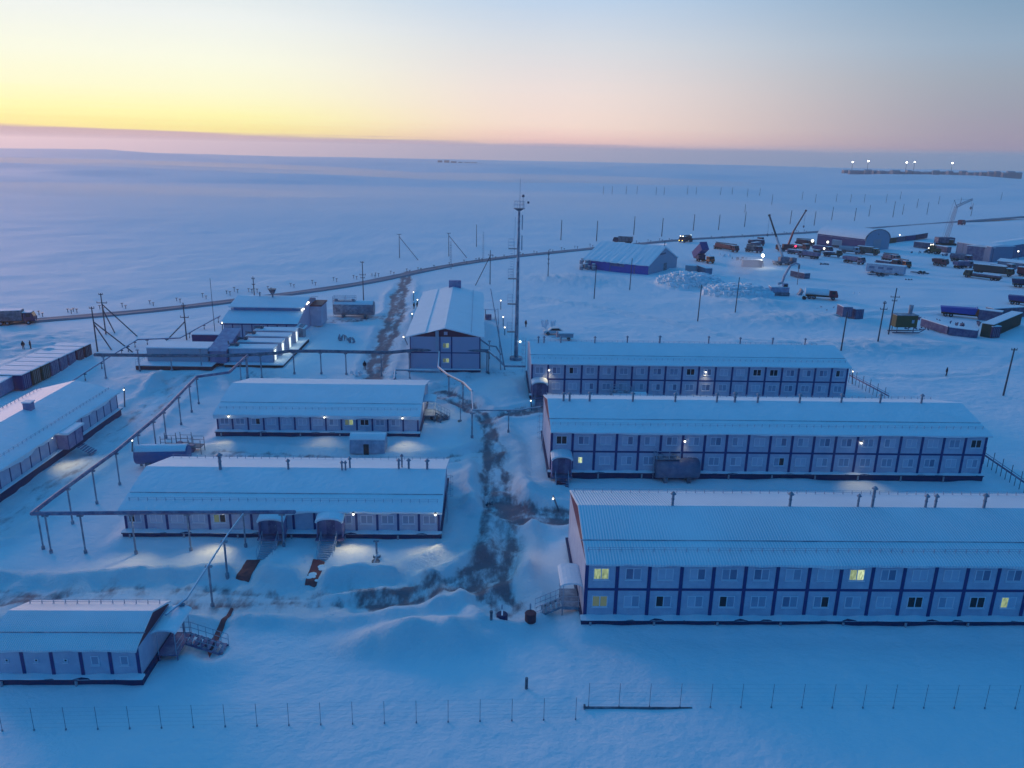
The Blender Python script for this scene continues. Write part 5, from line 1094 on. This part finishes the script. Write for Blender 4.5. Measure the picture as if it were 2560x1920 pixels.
# excavator with breaker
O = on(1948, 737); t_ = thing('excavator', 'frost-covered excavator with its arm bent high and a drill hanging from the tip', 'excavator', O)
pf = mat('lilac_frosted_paint', (.30, .27, .42), .6, .2, 1, frost=.5)
b = MB(); b.box(-3.2, 2.6, -1.6, -.8, 0, .9); b.box(-3.2, 2.6, .8, 1.6, 0, .9); b.build('track', dsteel, t_, bev=.15); b = MB(); b.box(-3.0, 2.4, -1.4, 1.4, .9, 2.4); b.build('body', pf, t_, bev=.15); b = MB(); b.box(.4, 1.9, -1.4, -.2, 2.4, 3.6); cb_ = b.build('cab', pf, t_, bev=.1); b = MB(); b.box(.6, 1.7, -1.43, -1.41, 2.5, 3.4); b.build('window', glassd, cb_)
b = MB(); b.tube(pz(1945, 710), pz(1956, 706), .4, n=6); b.tube(pz(1956, 706), pz(1961, 690), .36, n=6); b.tube(pz(1961, 690), pz(1976, 664), .36, .32, n=6); b.tube(pz(1976, 664), pz(1990, 658), .32, n=6); b.tube(pz(1990, 658), pz(1999, 662), .30, n=6); b.build('arm', mat('pale_arm', (.32, .34, .42), .5, .15, frost=.5), t_)
b = MB(); b.tube(pz(1998, 662), pz(1997, 672), .28, n=7); b.tube(pz(1997, 672), pz(1993, 712), .10, n=5); b.build('drill', dsteel, t_)
b = MB(); b.box(-3.1, 2.5, -1.5, 1.5, 2.38, 2.62); b.build('snow_cap', snow, t_, bev=.12)
t_ = thing('auger', 'dark drill drum with a rod lying left of the snow-covered tanker', 'auger', on(2010, 749)); b = MB(); b.tube((0, -.2, .5), (0, .3, .5), .55, n=12); b.build('drum', tyre, t_); b = MB(); b.tube((0, 0, .5), (3, .3, .9), .12); b.build('rod', dsteel, t_)
t_ = thing('digger_bucket', 'frosted excavator bucket on its side between the excavator and the tanker', 'bucket', on(1995, 738)); b = MB(); b.prism([(0, 0), (1.2, .1), (1.6, 1.2), (.9, 2.0), (.7, 1.0)], 0, 1.6, 'y'); b.build('shell', steel, t_)
# blue and white tent hall
A_, C_ = at(1462, 671), at(1620, 688); rz = math.atan2((C_-A_).y, (C_-A_).x); LW = (C_-A_).length
O = C_; t_ = thing('tent_hall', 'large snow-roofed tent hall with a bright blue side curtain and a pale grey gable', 'hall', (A_.x, A_.y, gz(A_.lerp(C_, .6).x, A_.lerp(C_, .6).y)-.1), rz)
WD = 26.0; b = MB(); b.box(0, LW, 0, .25, 0, 3.6); b.build('side_wall', blues, t_)
for a_, c_ in ((.40, .415), (.78, .795)): b = MB(); b.box(LW*(a_-.0), LW*c_, -.03, -.003, 0, 3.3); b.build('seam', purp, t_)
b = MB(); b.box(LW*.40, LW*.63, -.04, -.004, 2.1, 3.2); b.build('grey_panel', purp, t_)
gab = mat('pale_gable_fabric', (.26, .36, .48), .6, .06, .5); b = MB(); b.prism([(0, 0), (0, 3.6), (WD/2, 8.6), (WD, 3.6), (WD, 0)], LW-.1, LW+.08, 'x'); b.build('gable', gab, t_)
b = MB(); b.prism([(0, 0), (0, 3.6), (WD/2, 8.6), (WD, 3.6), (WD, 0)], 0, .2, 'x'); b.build('gable', gab, t_)
vs = []; n = 30; prof = [(-.5, 3.35), (-.3, 3.75), (WD*.25, 6.25), (WD*.5, 8.75), (WD*.75, 6.25), (WD+.4, 3.6), (WD+.3, 3.3), (WD*.5, 8.3)]
for i in range(n+1): x = -.5+i*(LW+1)/n; vs += [(x, y-(.35*random.random() if j < 2 else 0), z-(.18*random.random() if j < 2 else 0)+(.10*random.random() if j in (2, 3) else 0)) for j, (y, z) in enumerate(prof)]
k = len(prof); b = MB(); b.add(vs, [(i*k+j, i*k+(j+1) % k, (i+1)*k+(j+1) % k, (i+1)*k+j) for i in range(n) for j in range(k)]+[tuple(range(k)), tuple(range(n*k, n*k+k))]); b.build('roof', snow, t_, smooth=False)
b = MB(); b.box(LW+.085, LW+.11, 9.5, 14.5, 6.0, 6.6); b.build('gable_sign', mat('dark_sign', (.05, .10, .18), .6, .2), t_)
b = MB(); b.box(LW+.085, LW+.12, 13.3, 16.2, .1, 2.8); b.build('door', dsteel, t_)
b = MB(); b.tube((LW*.98, WD*.55, 7.9), (LW*.98, WD*.55, 10.4), .15, n=6); b.build('flue', dsteel, t_)
# arched hangar
A_, C_ = at(2041, 612), at(2160, 628); rz = math.atan2((C_-A_).y, (C_-A_).x); LW = (C_-A_).length; t_ = thing('arched_hangar', 'arched pale hangar with a navy side wall and rounded gable end', 'hangar', (A_.x, A_.y, gz(A_.lerp(C_, .5).x, A_.lerp(C_, .5).y)-.1), rz)
WD = 17; b = MB(); b.box(0, LW, 0, .3, 0, 5.2); b.build('side_wall', navy, t_)
n = 14; pr2 = [(WD/2-WD/2*math.cos(math.pi*i/n), 4.6+4.6*math.sin(math.pi*i/n)) for i in range(n+1)]
b = MB(); b.prism([(0.05, 0)]+pr2+[(WD-.05, 0)], LW-.1, LW+.1, 'x'); b.build('gable', gab, t_)
b = MB(); b.prism([(y, z+.12) for y, z in pr2]+[(y, z-.05) for y, z in reversed(pr2)], -.3, LW-.15, 'x'); b.build('vault', snow, t_)
b = MB(); q_ = [(y, z) for y, z in pr2]; q2 = [(WD/2+(y-WD/2)*1.05, 4.6+(z-4.6)*1.06) for y, z in pr2]; b.prism(q2+q_[::-1], LW-.14, LW+.3, 'x'); b.build('rim', dsteel, t_)
b = MB(); b.box(LW+.11, LW+.15, 5.6, 11, .1, 5.0); b.build('gate', greyw, t_); b = MB(); b.tube((LW+.1, WD/2, 7.2), (LW+.2, WD/2, 7.2), .4); b.build('vent', dsteel, t_)
# containers in the yard
YC = [((2172, 612), (2192, 613), navy, 'navy container at the left of the row beside the arched hangar'), ((2196, 611), (2216, 609), purp, 'grey-purple container second in the row beside the hangar'), ((2218, 609), (2240, 607), olive, 'dark green container in the row beside the hangar'), ((2242, 606), (2262, 603), psteel, 'slate container in the middle of the row right of the hangar'), ((2264, 603), (2288, 600), navy, 'dark blue container, second from the right of that row'), ((2290, 600), (2318, 596), navym, 'blue-black container with streaks at the right end of that row'), ((2283, 618), (2330, 624), psteel, 'low purple container row left of the wheel loader'), ((2352, 612), (2382, 614), olive, 'greenish container beneath the lattice crane'), ((2335, 628), (2366, 633), psteel, 'purple container right behind the wheel loader'),
      ((1712, 682), (1738, 684), greyw, 'pale container half buried beside the rubble heap'), ((1742, 683), (1763, 688), mat('teal_container', (.10, .2, .32), .5, .2), 'teal two-tone container right of the tent hall gable'), ((2090, 786), (2104, 800), purp, 'left of two frosted fuel cubes on the snow'), ((2115, 792), (2136, 800), purp, 'right of two frosted fuel cubes on the snow'),
      ((2450, 838), (2476, 846), mat('plum_container', (.10, .05, .13), .6, .3), 'plum container end facing the viewer, lower right of the yard'), ((2444, 800), (2500, 808), purp, 'frosted purple container stack behind the plum one'), ((2480, 798), (2560, 792), psteel, 'dark purple container at the right edge'), ((2300, 815), (2366, 836), purp, 'long low frosted container lying left of the plum one'), ((2370, 838), (2440, 846), purp, 'low frosted container next to the plum one'), ((1856, 668), (1905, 670), psteel, 'purple box in the steam left of the mobile crane'), ((1975, 690), (2010, 697), psteel, 'low slate box behind the excavator arm')]
for k, (a, c, m_, lb_) in enumerate(YC):
    O, rz, L_ = two(a, c); container('container', lb_, O, rz, m_, L=L_ if L_ > 2 else 2.2, H_=(2.6 if k < 13 else 1.9 if k in (16, 17, 19) else 2.7), group='containers of the yard' if k < 9 else None)
O, rz, L_ = two((2478, 846), (2550, 815)); container('container', 'olive-black ribbed container running back at the lower right of the yard', O, rz, olive, L=L_, H_=3.2)
# olive cabin on a sled
O = on(2255, 832); t_ = thing('sled_cabin', 'olive square cabin with a flue standing on sled runners', 'cabin', O, .05)
b = MB(); b.box(-2.6, 2.6, -1.3, 1.3, 1.6, 4.4); b.build('body', mat('mustard_olive', (.07, .075, .02), .6, .2, 1), t_, bev=.05); b = MB(); b.box(-2.7, 2.7, -1.4, 1.4, 4.4, 4.55); b.build('roof', steel, t_); b = MB(); b.tube((1.5, .6, 4.5), (1.6, .6, 6.6), .42, .5, n=10); b.build('flue', steel, t_)
b = MB(); b.tube((-3, -1.1, .3), (3.4, -1.1, .3), .15); b.tube((-3, 1.1, .3), (3.4, 1.1, .3), .15); [b.tube((x, y, .3), (x, y, 1.6), .1) for x in (-2, 2) for y in (-1.1, 1.1)]; b.tube((3.4, -1.1, .3), (5.5, 0, .9), .1); b.tube((3.4, 1.1, .3), (5.5, 0, .9), .1); b.build('sled', psteel, t_); b = MB(); b.box(1.2, 1.8, -1.33, -1.31, 2.6, 3.4); b.build('window', rail, t_)
# right-hand long sheds
for nm, lb_, a, c, dep, h, m_, rm in (('storage_shed', 'long grey flat shed at the right of the yard, left face lit', (2387, 641), (2472, 655), 12, 6.0, mat('slate_panel', (.20, .24, .36), .6, .08, .5), snow), ('storage_shed', 'purple long shed running to the right edge behind the hut', (2478, 655), (2640, 628), 10, 5.6, purp, snow), ('hut', 'low hut with a pale snow roof at the right edge of the yard', (2492, 668), (2640, 684), 6, 2.4, mat('glazed_hut', (.12, .17, .27), .5, .3, 1), snow)):
    A_, C_ = on(*a), on(*c); rz = math.atan2((C_-A_).y, (C_-A_).x); L_ = (C_-A_).length; t_ = thing(nm, lb_, 'shed', A_, rz); b = MB(); b.box(0, L_, 0, dep, -.5, h); b.build('wall', m_, t_)
    b = MB(); b.prism([(-.3, h), (-.3, h+.2), (dep/2, h+.9), (dep+.3, h+.2), (dep+.3, h)], -.3, L_+.3, 'x'); b.build('roof', rm, t_)
    for i in range(int(L_/3)): b = MB(); b.box(i*3.0+.2, i*3.0+.36, -.05, -.003, 0, h-.1); b.build('rib', dsteel, t_)
# drums and pallets by the tent hall, rubble
rn = random.Random(11); pd = None
for i in range(16):
    g_ = on(1450+rn.random()*34, 668+rn.random()*8); z = .95*(i % 3)*(rn.random() > .3)
    if pd is None: pd = thing('drum', 'frosted drum in the pile at the left corner of the tent hall', 'drum', g_, 0, 'drums piled at the tent hall corner'); b = MB(); b.tube((0, 0, 0), (0, 0, 1.3), .62, n=12); b.build('shell', steel, pd); b = MB(); b.tube((0, 0, 1.3), (0, 0, 1.42), .6, n=12); b.build('snow_cap', snow, pd)
    place(pd, i > 0, g_+Vector((0, 0, z)), rn.random()*3)
b = MB()
for i in range(1500):
    cx, cy, a_, b_, h_ = RUB[i % 2]; r_ = rn.random()**.5*1.05; an = rn.random()*6.283; x, y = cx+r_*a_*math.cos(an), cy+r_*b_*math.sin(an); s_ = rn.uniform(.12, .5)*rn.choice((1, 1, 1, 1.9))
    vs = [(x+s_*sx*rn.uniform(.6, 1.1), y+s_*sy*rn.uniform(.6, 1.1), s_*sz*rn.uniform(.5, 1)) for sz in (-1, 1) for sy in (-1, 1) for sx in (-1, 1)]; b.add(vs, [(0, 2, 3, 1), (4, 5, 7, 6), (0, 1, 5, 4), (2, 6, 7, 3), (0, 4, 6, 2), (1, 3, 7, 5)])
XY = np.array([[q_.x, q_.y] for q_ in b.v]); Zs = height(XY[None, :, 0], XY[None, :, 1])[0][0]
ctr = Zs.reshape(-1, 8).mean(1).repeat(8); b.v = [Vector((q_.x, q_.y, q_.z+ctr[i]+.15)) for i, q_ in enumerate(b.v)]
o_ = b.build('snow_rubble', snow); tag(o_, 'heaps of broken snow blocks before the tent hall', 'snow blocks', kind='stuff')
# car and small trailer behind the farthest dormitory
O = on(1360, 838); t_ = thing('car', 'white pickup car parked before a snowy hump behind the farthest dormitory', 'car', O, .08)
b = MB(); b.prism([(0, .35), (0, .95), (1.0, 1.0), (1.7, 1.62), (3.4, 1.65), (4.2, 1.05), (4.5, 1.0), (4.6, .4)], 0, 1.75, 'y'); b.build('body', whitec, t_, bev=.08); b = MB(); b.prism([(1.35, 1.08), (1.85, 1.52), (3.3, 1.54), (3.85, 1.08)], -.02, -.001, 'y'); b.build('window', glassd, t_); wheels(t_, [.9, 3.7], 1.75, .36)
O = on(1386, 851); t_ = thing('generator_trailer', 'snow-topped trailer with a pinkish side behind the ridge of the farthest dormitory', 'trailer', O, .05); b = MB(); b.box(1.0, 4.2, 0, 1.6, .6, 1.5); b.build('body', greyw, t_, bev=.1); b = MB(); b.box(.8, 4.4, -.1, 1.7, 1.5, 1.72); b.build('snow_cap', snow, t_, bev=.08); b = MB(); b.tube((-.6, .8, .5), (1, .8, .7), .08); b.box(.5, .9, .2, 1.4, .6, 1.8); b.build('drawbar', mat('pinkish_metal', (.6, .40, .42), .6), t_); wheels(t_, [3.2], 1.6, .35)
dark_heap('rounded snow-covered hump behind the white car', 1367, 822, 1.9, 2.3, 9, name='snow_mound', m_=snow)
# ------------------------------------------------------------------ far away
for k, (a, c) in enumerate((((1100, 411), (1152, 414)), ((1152, 414), (1210, 417)), ((1210, 417), (1290, 419)))):
    A_, C_ = at(*a), at(*c)
lm = None
for k, (px, py) in enumerate(((2132, 405), (2171, 403), (2267, 406), (2287, 405), (2381, 408))):
    r_ = 1750+40*k; d = fwd+rt*((px-1280)/F)-up*((py-960)/F); P_ = Vector((0, 0, CH))+d*(r_/d.y); z0 = gz(P_.x, P_.y); h = P_.z-z0
    if lm is None:
        lm = thing('floodlight_mast', 'distant lit floodlight mast on the right horizon', 'floodlight', (P_.x, P_.y, z0), 0, 'floodlight masts on the far right horizon'); b = MB(); b.tube((0, 0, -1), (0, 0, h), .7, .4, n=6); b.build('mast', dsteel, lm); b = MB(); b.sphere((0, 0, h), 1.9, 10, 8, .8); b.build('lamp_cluster', mat('flood_light', (1, 1, 1), emit=(1, 1, .85), es=9), lm); hl = h
    place(lm, k > 0, (P_.x, P_.y, P_.z-hl), 0, label=['leftmost distant floodlight mast on the right horizon', 'second distant floodlight mast from the left, slightly dimmer', 'left one of the close pair of distant floodlights', 'right one of the close pair of distant floodlights', 'rightmost distant floodlight mast on the horizon'][k])
rn = random.Random(5); fb = None; k = 0
for px in list(range(2118, 2560, 17)):
    py = 432+(px-2118)*.012+rn.uniform(-1, 1); r_ = 1700+rn.uniform(-50, 120); d = fwd+rt*((px-1280)/F)-up*((py-960)/F); P_ = Vector((0, 0, CH))+d*(r_/d.y)
    if fb is None: fb = thing('distant_building', 'low dark building in the far settlement under the floodlights', 'building', P_, 0, 'low buildings of the far settlement'); b = MB(); b.box(-8, 8, -5, 5, -8, 4.2); b.build('wall', psteel, fb); b = MB(); b.prism([(-5.2, 4.2), (0, 5.8), (5.2, 4.2)], -8.3, 8.3, 'x'); b.build('roof', steel, fb)
    place(fb, k > 0, P_, rn.uniform(-.3, .3), scale=(rn.uniform(.6, 1.4), 1, rn.uniform(.7, 1.3))); k += 1
fr = None
for i in range(12):
    px = 1100+i*17; py = 403.5+i*1.15; r_ = 2300; d = fwd+rt*((px-1280)/F)-up*((py-960)/F); P_ = Vector((0, 0, CH))+d*(r_/d.y)
    if fr is None: fr = thing('distant_hut', 'tiny dark hut in the line on the far ridge left of centre', 'hut', P_, 0, 'huts strung along the far ridge'); b = MB(); b.box(-7, 7, -4, 4, -6, 2.6); b.build('wall', dsteel, fr); b = MB(); b.prism([(-4.1, 2.6), (0, 3.6), (4.1, 2.6)], -7.2, 7.2, 'x'); b.build('roof', dsteel, fr)
    place(fr, i > 0, P_, rn.uniform(-.2, .2), scale=(rn.uniform(.7, 1.4), 1, rn.uniform(.5, 1.3)))
# ------------------------------------------------------------------ lamps
def yardlamp(label, px, py, gpx, gpy, r=.4, name='yard_lamp', drop=True):
    O = on(gpx, gpy); d = fwd+rt*((px-1280)/F)-up*((py-960)/F); P_ = Vector((0, 0, CH))+d*(O.y/d.y); t_ = thing(name, label, 'lamp', O)
    h = P_.z-O.z; b = MB(); b.tube((0, 0, -.3), (P_.x-O.x, 0, h+.3), .10, n=6); b.build('pole', dsteel, t_); b = MB(); b.sphere((P_.x-O.x, -.2, h), r, 8, 6); b.build('bulb', bulb, t_); return P_
L1 = yardlamp('bright lamp in the yard, left of the pale-boom crane', 1906.5, 638, 1909, 668, .6); yardlamp('bright lamp left of the arched hangar', 2031, 602, 2031, 622, .62); yardlamp('lamp over the truck row, upper one', 2069, 605, 2069, 626, .5); yardlamp('lamp over the truck row, lower one', 2060, 621, 2060, 640, .4); yardlamp('bright lamp above the container row right of the hangar', 2214, 589.5, 2214, 608, .62); yardlamp('small lamp at the right of the container row', 2249, 587, 2249, 602, .3); yardlamp('small lamp above the hut at the right edge', 2545, 628, 2545, 664, .3)
for px, py, gx_, gy_, lb_ in ((1034, 730, 1034, 752, 'pole lamp farthest left of the long snow roof'), (1044, 749, 1044, 766, 'pole lamp beside the two standing people'), (1030.5, 784, 1030, 802, 'pole lamp at the left of the long snow roof, middle'), (1009, 842, 1020, 862, 'pole lamp near the left eave of the gable-ended block'), (1252, 751, 1252, 774, 'pole lamp right of the long snow roof, far one'), (1258, 792, 1258, 816, 'pole lamp right of the long snow roof, middle one'), (1262, 818, 1262, 838, 'dim pole lamp right of the long snow roof, near one'), (311, 973.5, 311, 1015, 'pole lamp beyond the end of the diagonal left block'), (332, 1100, 330, 1128, 'small lamp above the tank by the diagonal pipe'), (1382.5, 1245, 1400, 1268, 'small lamp on an arm by the nearest dormitory corner'), (1327, 1001, 1330, 1018, 'lamp at the corner of the farthest dormitory'), (2131, 928, 2131, 960, 'lamp at the right end of the farthest dormitory'), (556, 806.5, 556, 846, 'lamp at the left corner of the boiler house'), (780, 757.5, 782, 800, 'lamp behind the right gable of the boiler house'), (526, 865.5, 526, 905, 'orange lamp at the corner of the purple lean-to')):
    yardlamp(lb_, px, py, gx_, gy_, .11 if py > 900 else .16, name='pole_lamp')
for bb, (x, z) in ((A, (None, None)),): pass
for bld, xs_l in ((B, (17.0, 39.6)), (C, (2.95, 29.1))):
    for x in xs_l: lampfix(bld, x, -.2, ZB+2*FL-1.15, r=.13)
def wl(key, x, z, power, out=1.4, size=130, dx=0):
    p_ = loc(key, x, -1.0 if key in 'DE' else -.45); q_ = loc(key, x+dx, -.45-out); spot((p_[0], p_[1], z), (q_[0], q_[1], 0), power*1.15, size)
wl('D', 1.98, 3.3, 190, 3.6, 80, -1.0); wl('D', 15.4, 3.3, 90, 3, 110); wl('D', 26.4, 3.3, 230, 3.6, 84, 1.0)
wl('E', 10.6, 3.3, 420, 7, 112, -1.5); wl('E', 24.05, 3.3, 330, 6, 112); wl('E', 32.6, 3.3, 300, 7, 112, -1); wl('E', 3.0, 3.3, 260, 8, 104, -1)
wl('B', 17.0, 5.2, 30, 1.0); wl('B', 39.6, 5.2, 260, 2.6, 80); wl('C', 2.95, 5.2, 90, 1.0); wl('C', 29.1, 5.2, 90, 1.0)
p_ = at(129, 1099, 3.2); spot((p_.x+.4, p_.y, 3.3), (p_.x+3.6, p_.y-1, 0), 380, 100)
p_ = at(1085, 1000, 3); point((p_.x, p_.y, 3.0), 60)
p_ = at(1395, 1320, 3); point((p_.x-1.5, p_.y-2, 3.5), 40, (1, .75, .6))
p_ = at(170, 1500, 3); 
p_ = at(1704, 605, 1); spot((p_.x-5, p_.y-1, 1.4), (p_.x-22, p_.y-4, 0), 900, 70, (1, .6, .4))
point((L1.x, L1.y-1, L1.z-.5), 350, (1, .95, .8))
# ------------------------------------------------------------------ frozen haze
HAZE = True
if HAZE:
    b = MB(); b.box(-10500, 10500, -900, 10500, -190, 64); o_ = b.build('haze', mat('haze_tmp', (1, 1, 1))); o_.data.materials.clear()
    hm = bpy.data.materials.new('haze_air'); hm.use_nodes = True; t = hm.node_tree; t.nodes.remove(t.nodes['Principled BSDF']); pv = t.nodes.new('ShaderNodeVolumePrincipled'); pv.inputs['Density'].default_value = .00019; pv.inputs['Color'].default_value = (1.0, .92, .85, 1); pv.inputs['Anisotropy'].default_value = .55
    t.links.new(pv.outputs[0], t.nodes['Material Output'].inputs['Volume']); o_.data.materials.append(hm); tag(o_, kind='stuff')
def puff(name, ells, dens, col=(.95, .90, .95)):
    b = MB()
    for c_, r_ in ells:
        vs0 = len(b.v); b.sphere((0, 0, 0), 1, 20, 12)
        for k_ in range(vs0, len(b.v)): q_ = b.v[k_]; b.v[k_] = Vector((c_[0]+q_.x*r_[0], c_[1]+q_.y*r_[1], c_[2]+q_.z*r_[2]))
    o_ = b.build(name, mat('haze_tmp', (1, 1, 1))); o_.data.materials.clear(); m_ = bpy.data.materials.new(name+'_air'); m_.use_nodes = True; t = m_.node_tree; t.nodes.remove(t.nodes['Principled BSDF']); pv = t.nodes.new('ShaderNodeVolumePrincipled'); pv.inputs['Density'].default_value = dens; pv.inputs['Color'].default_value = (*col, 1); pv.inputs['Anisotropy'].default_value = .3
    t.links.new(pv.outputs[0], t.nodes['Material Output'].inputs['Volume']); o_.data.materials.append(m_); return tag(o_, kind='stuff')
def el_(px, py, rx, ry, rz_): q_ = at(px, py, 2); return ((q_.x, q_.y, 1.0), (rx, ry, rz_))
puff('fog', [el_(60, 412, 620, 150, 12), el_(500, 428, 330, 60, 8)], .005, (1, .88, .78))
puff('fog', [el_(1250, 446, 360, 60, 8)], .006, (1, .90, .82))
puff('fog', [el_(700, 500, 420, 190, 9)], .0016, (1, .90, .80))
puff('fog', [el_(-50, 470, 300, 60, 6)], .004, (1, .88, .78))
puff('steam', [((*on(1885, 676)[:2], 2.2), (9, 4, 2.6)), ((*on(1855, 682)[:2], 3.0), (6, 4, 3.2))], .06, (.98, .93, .93))
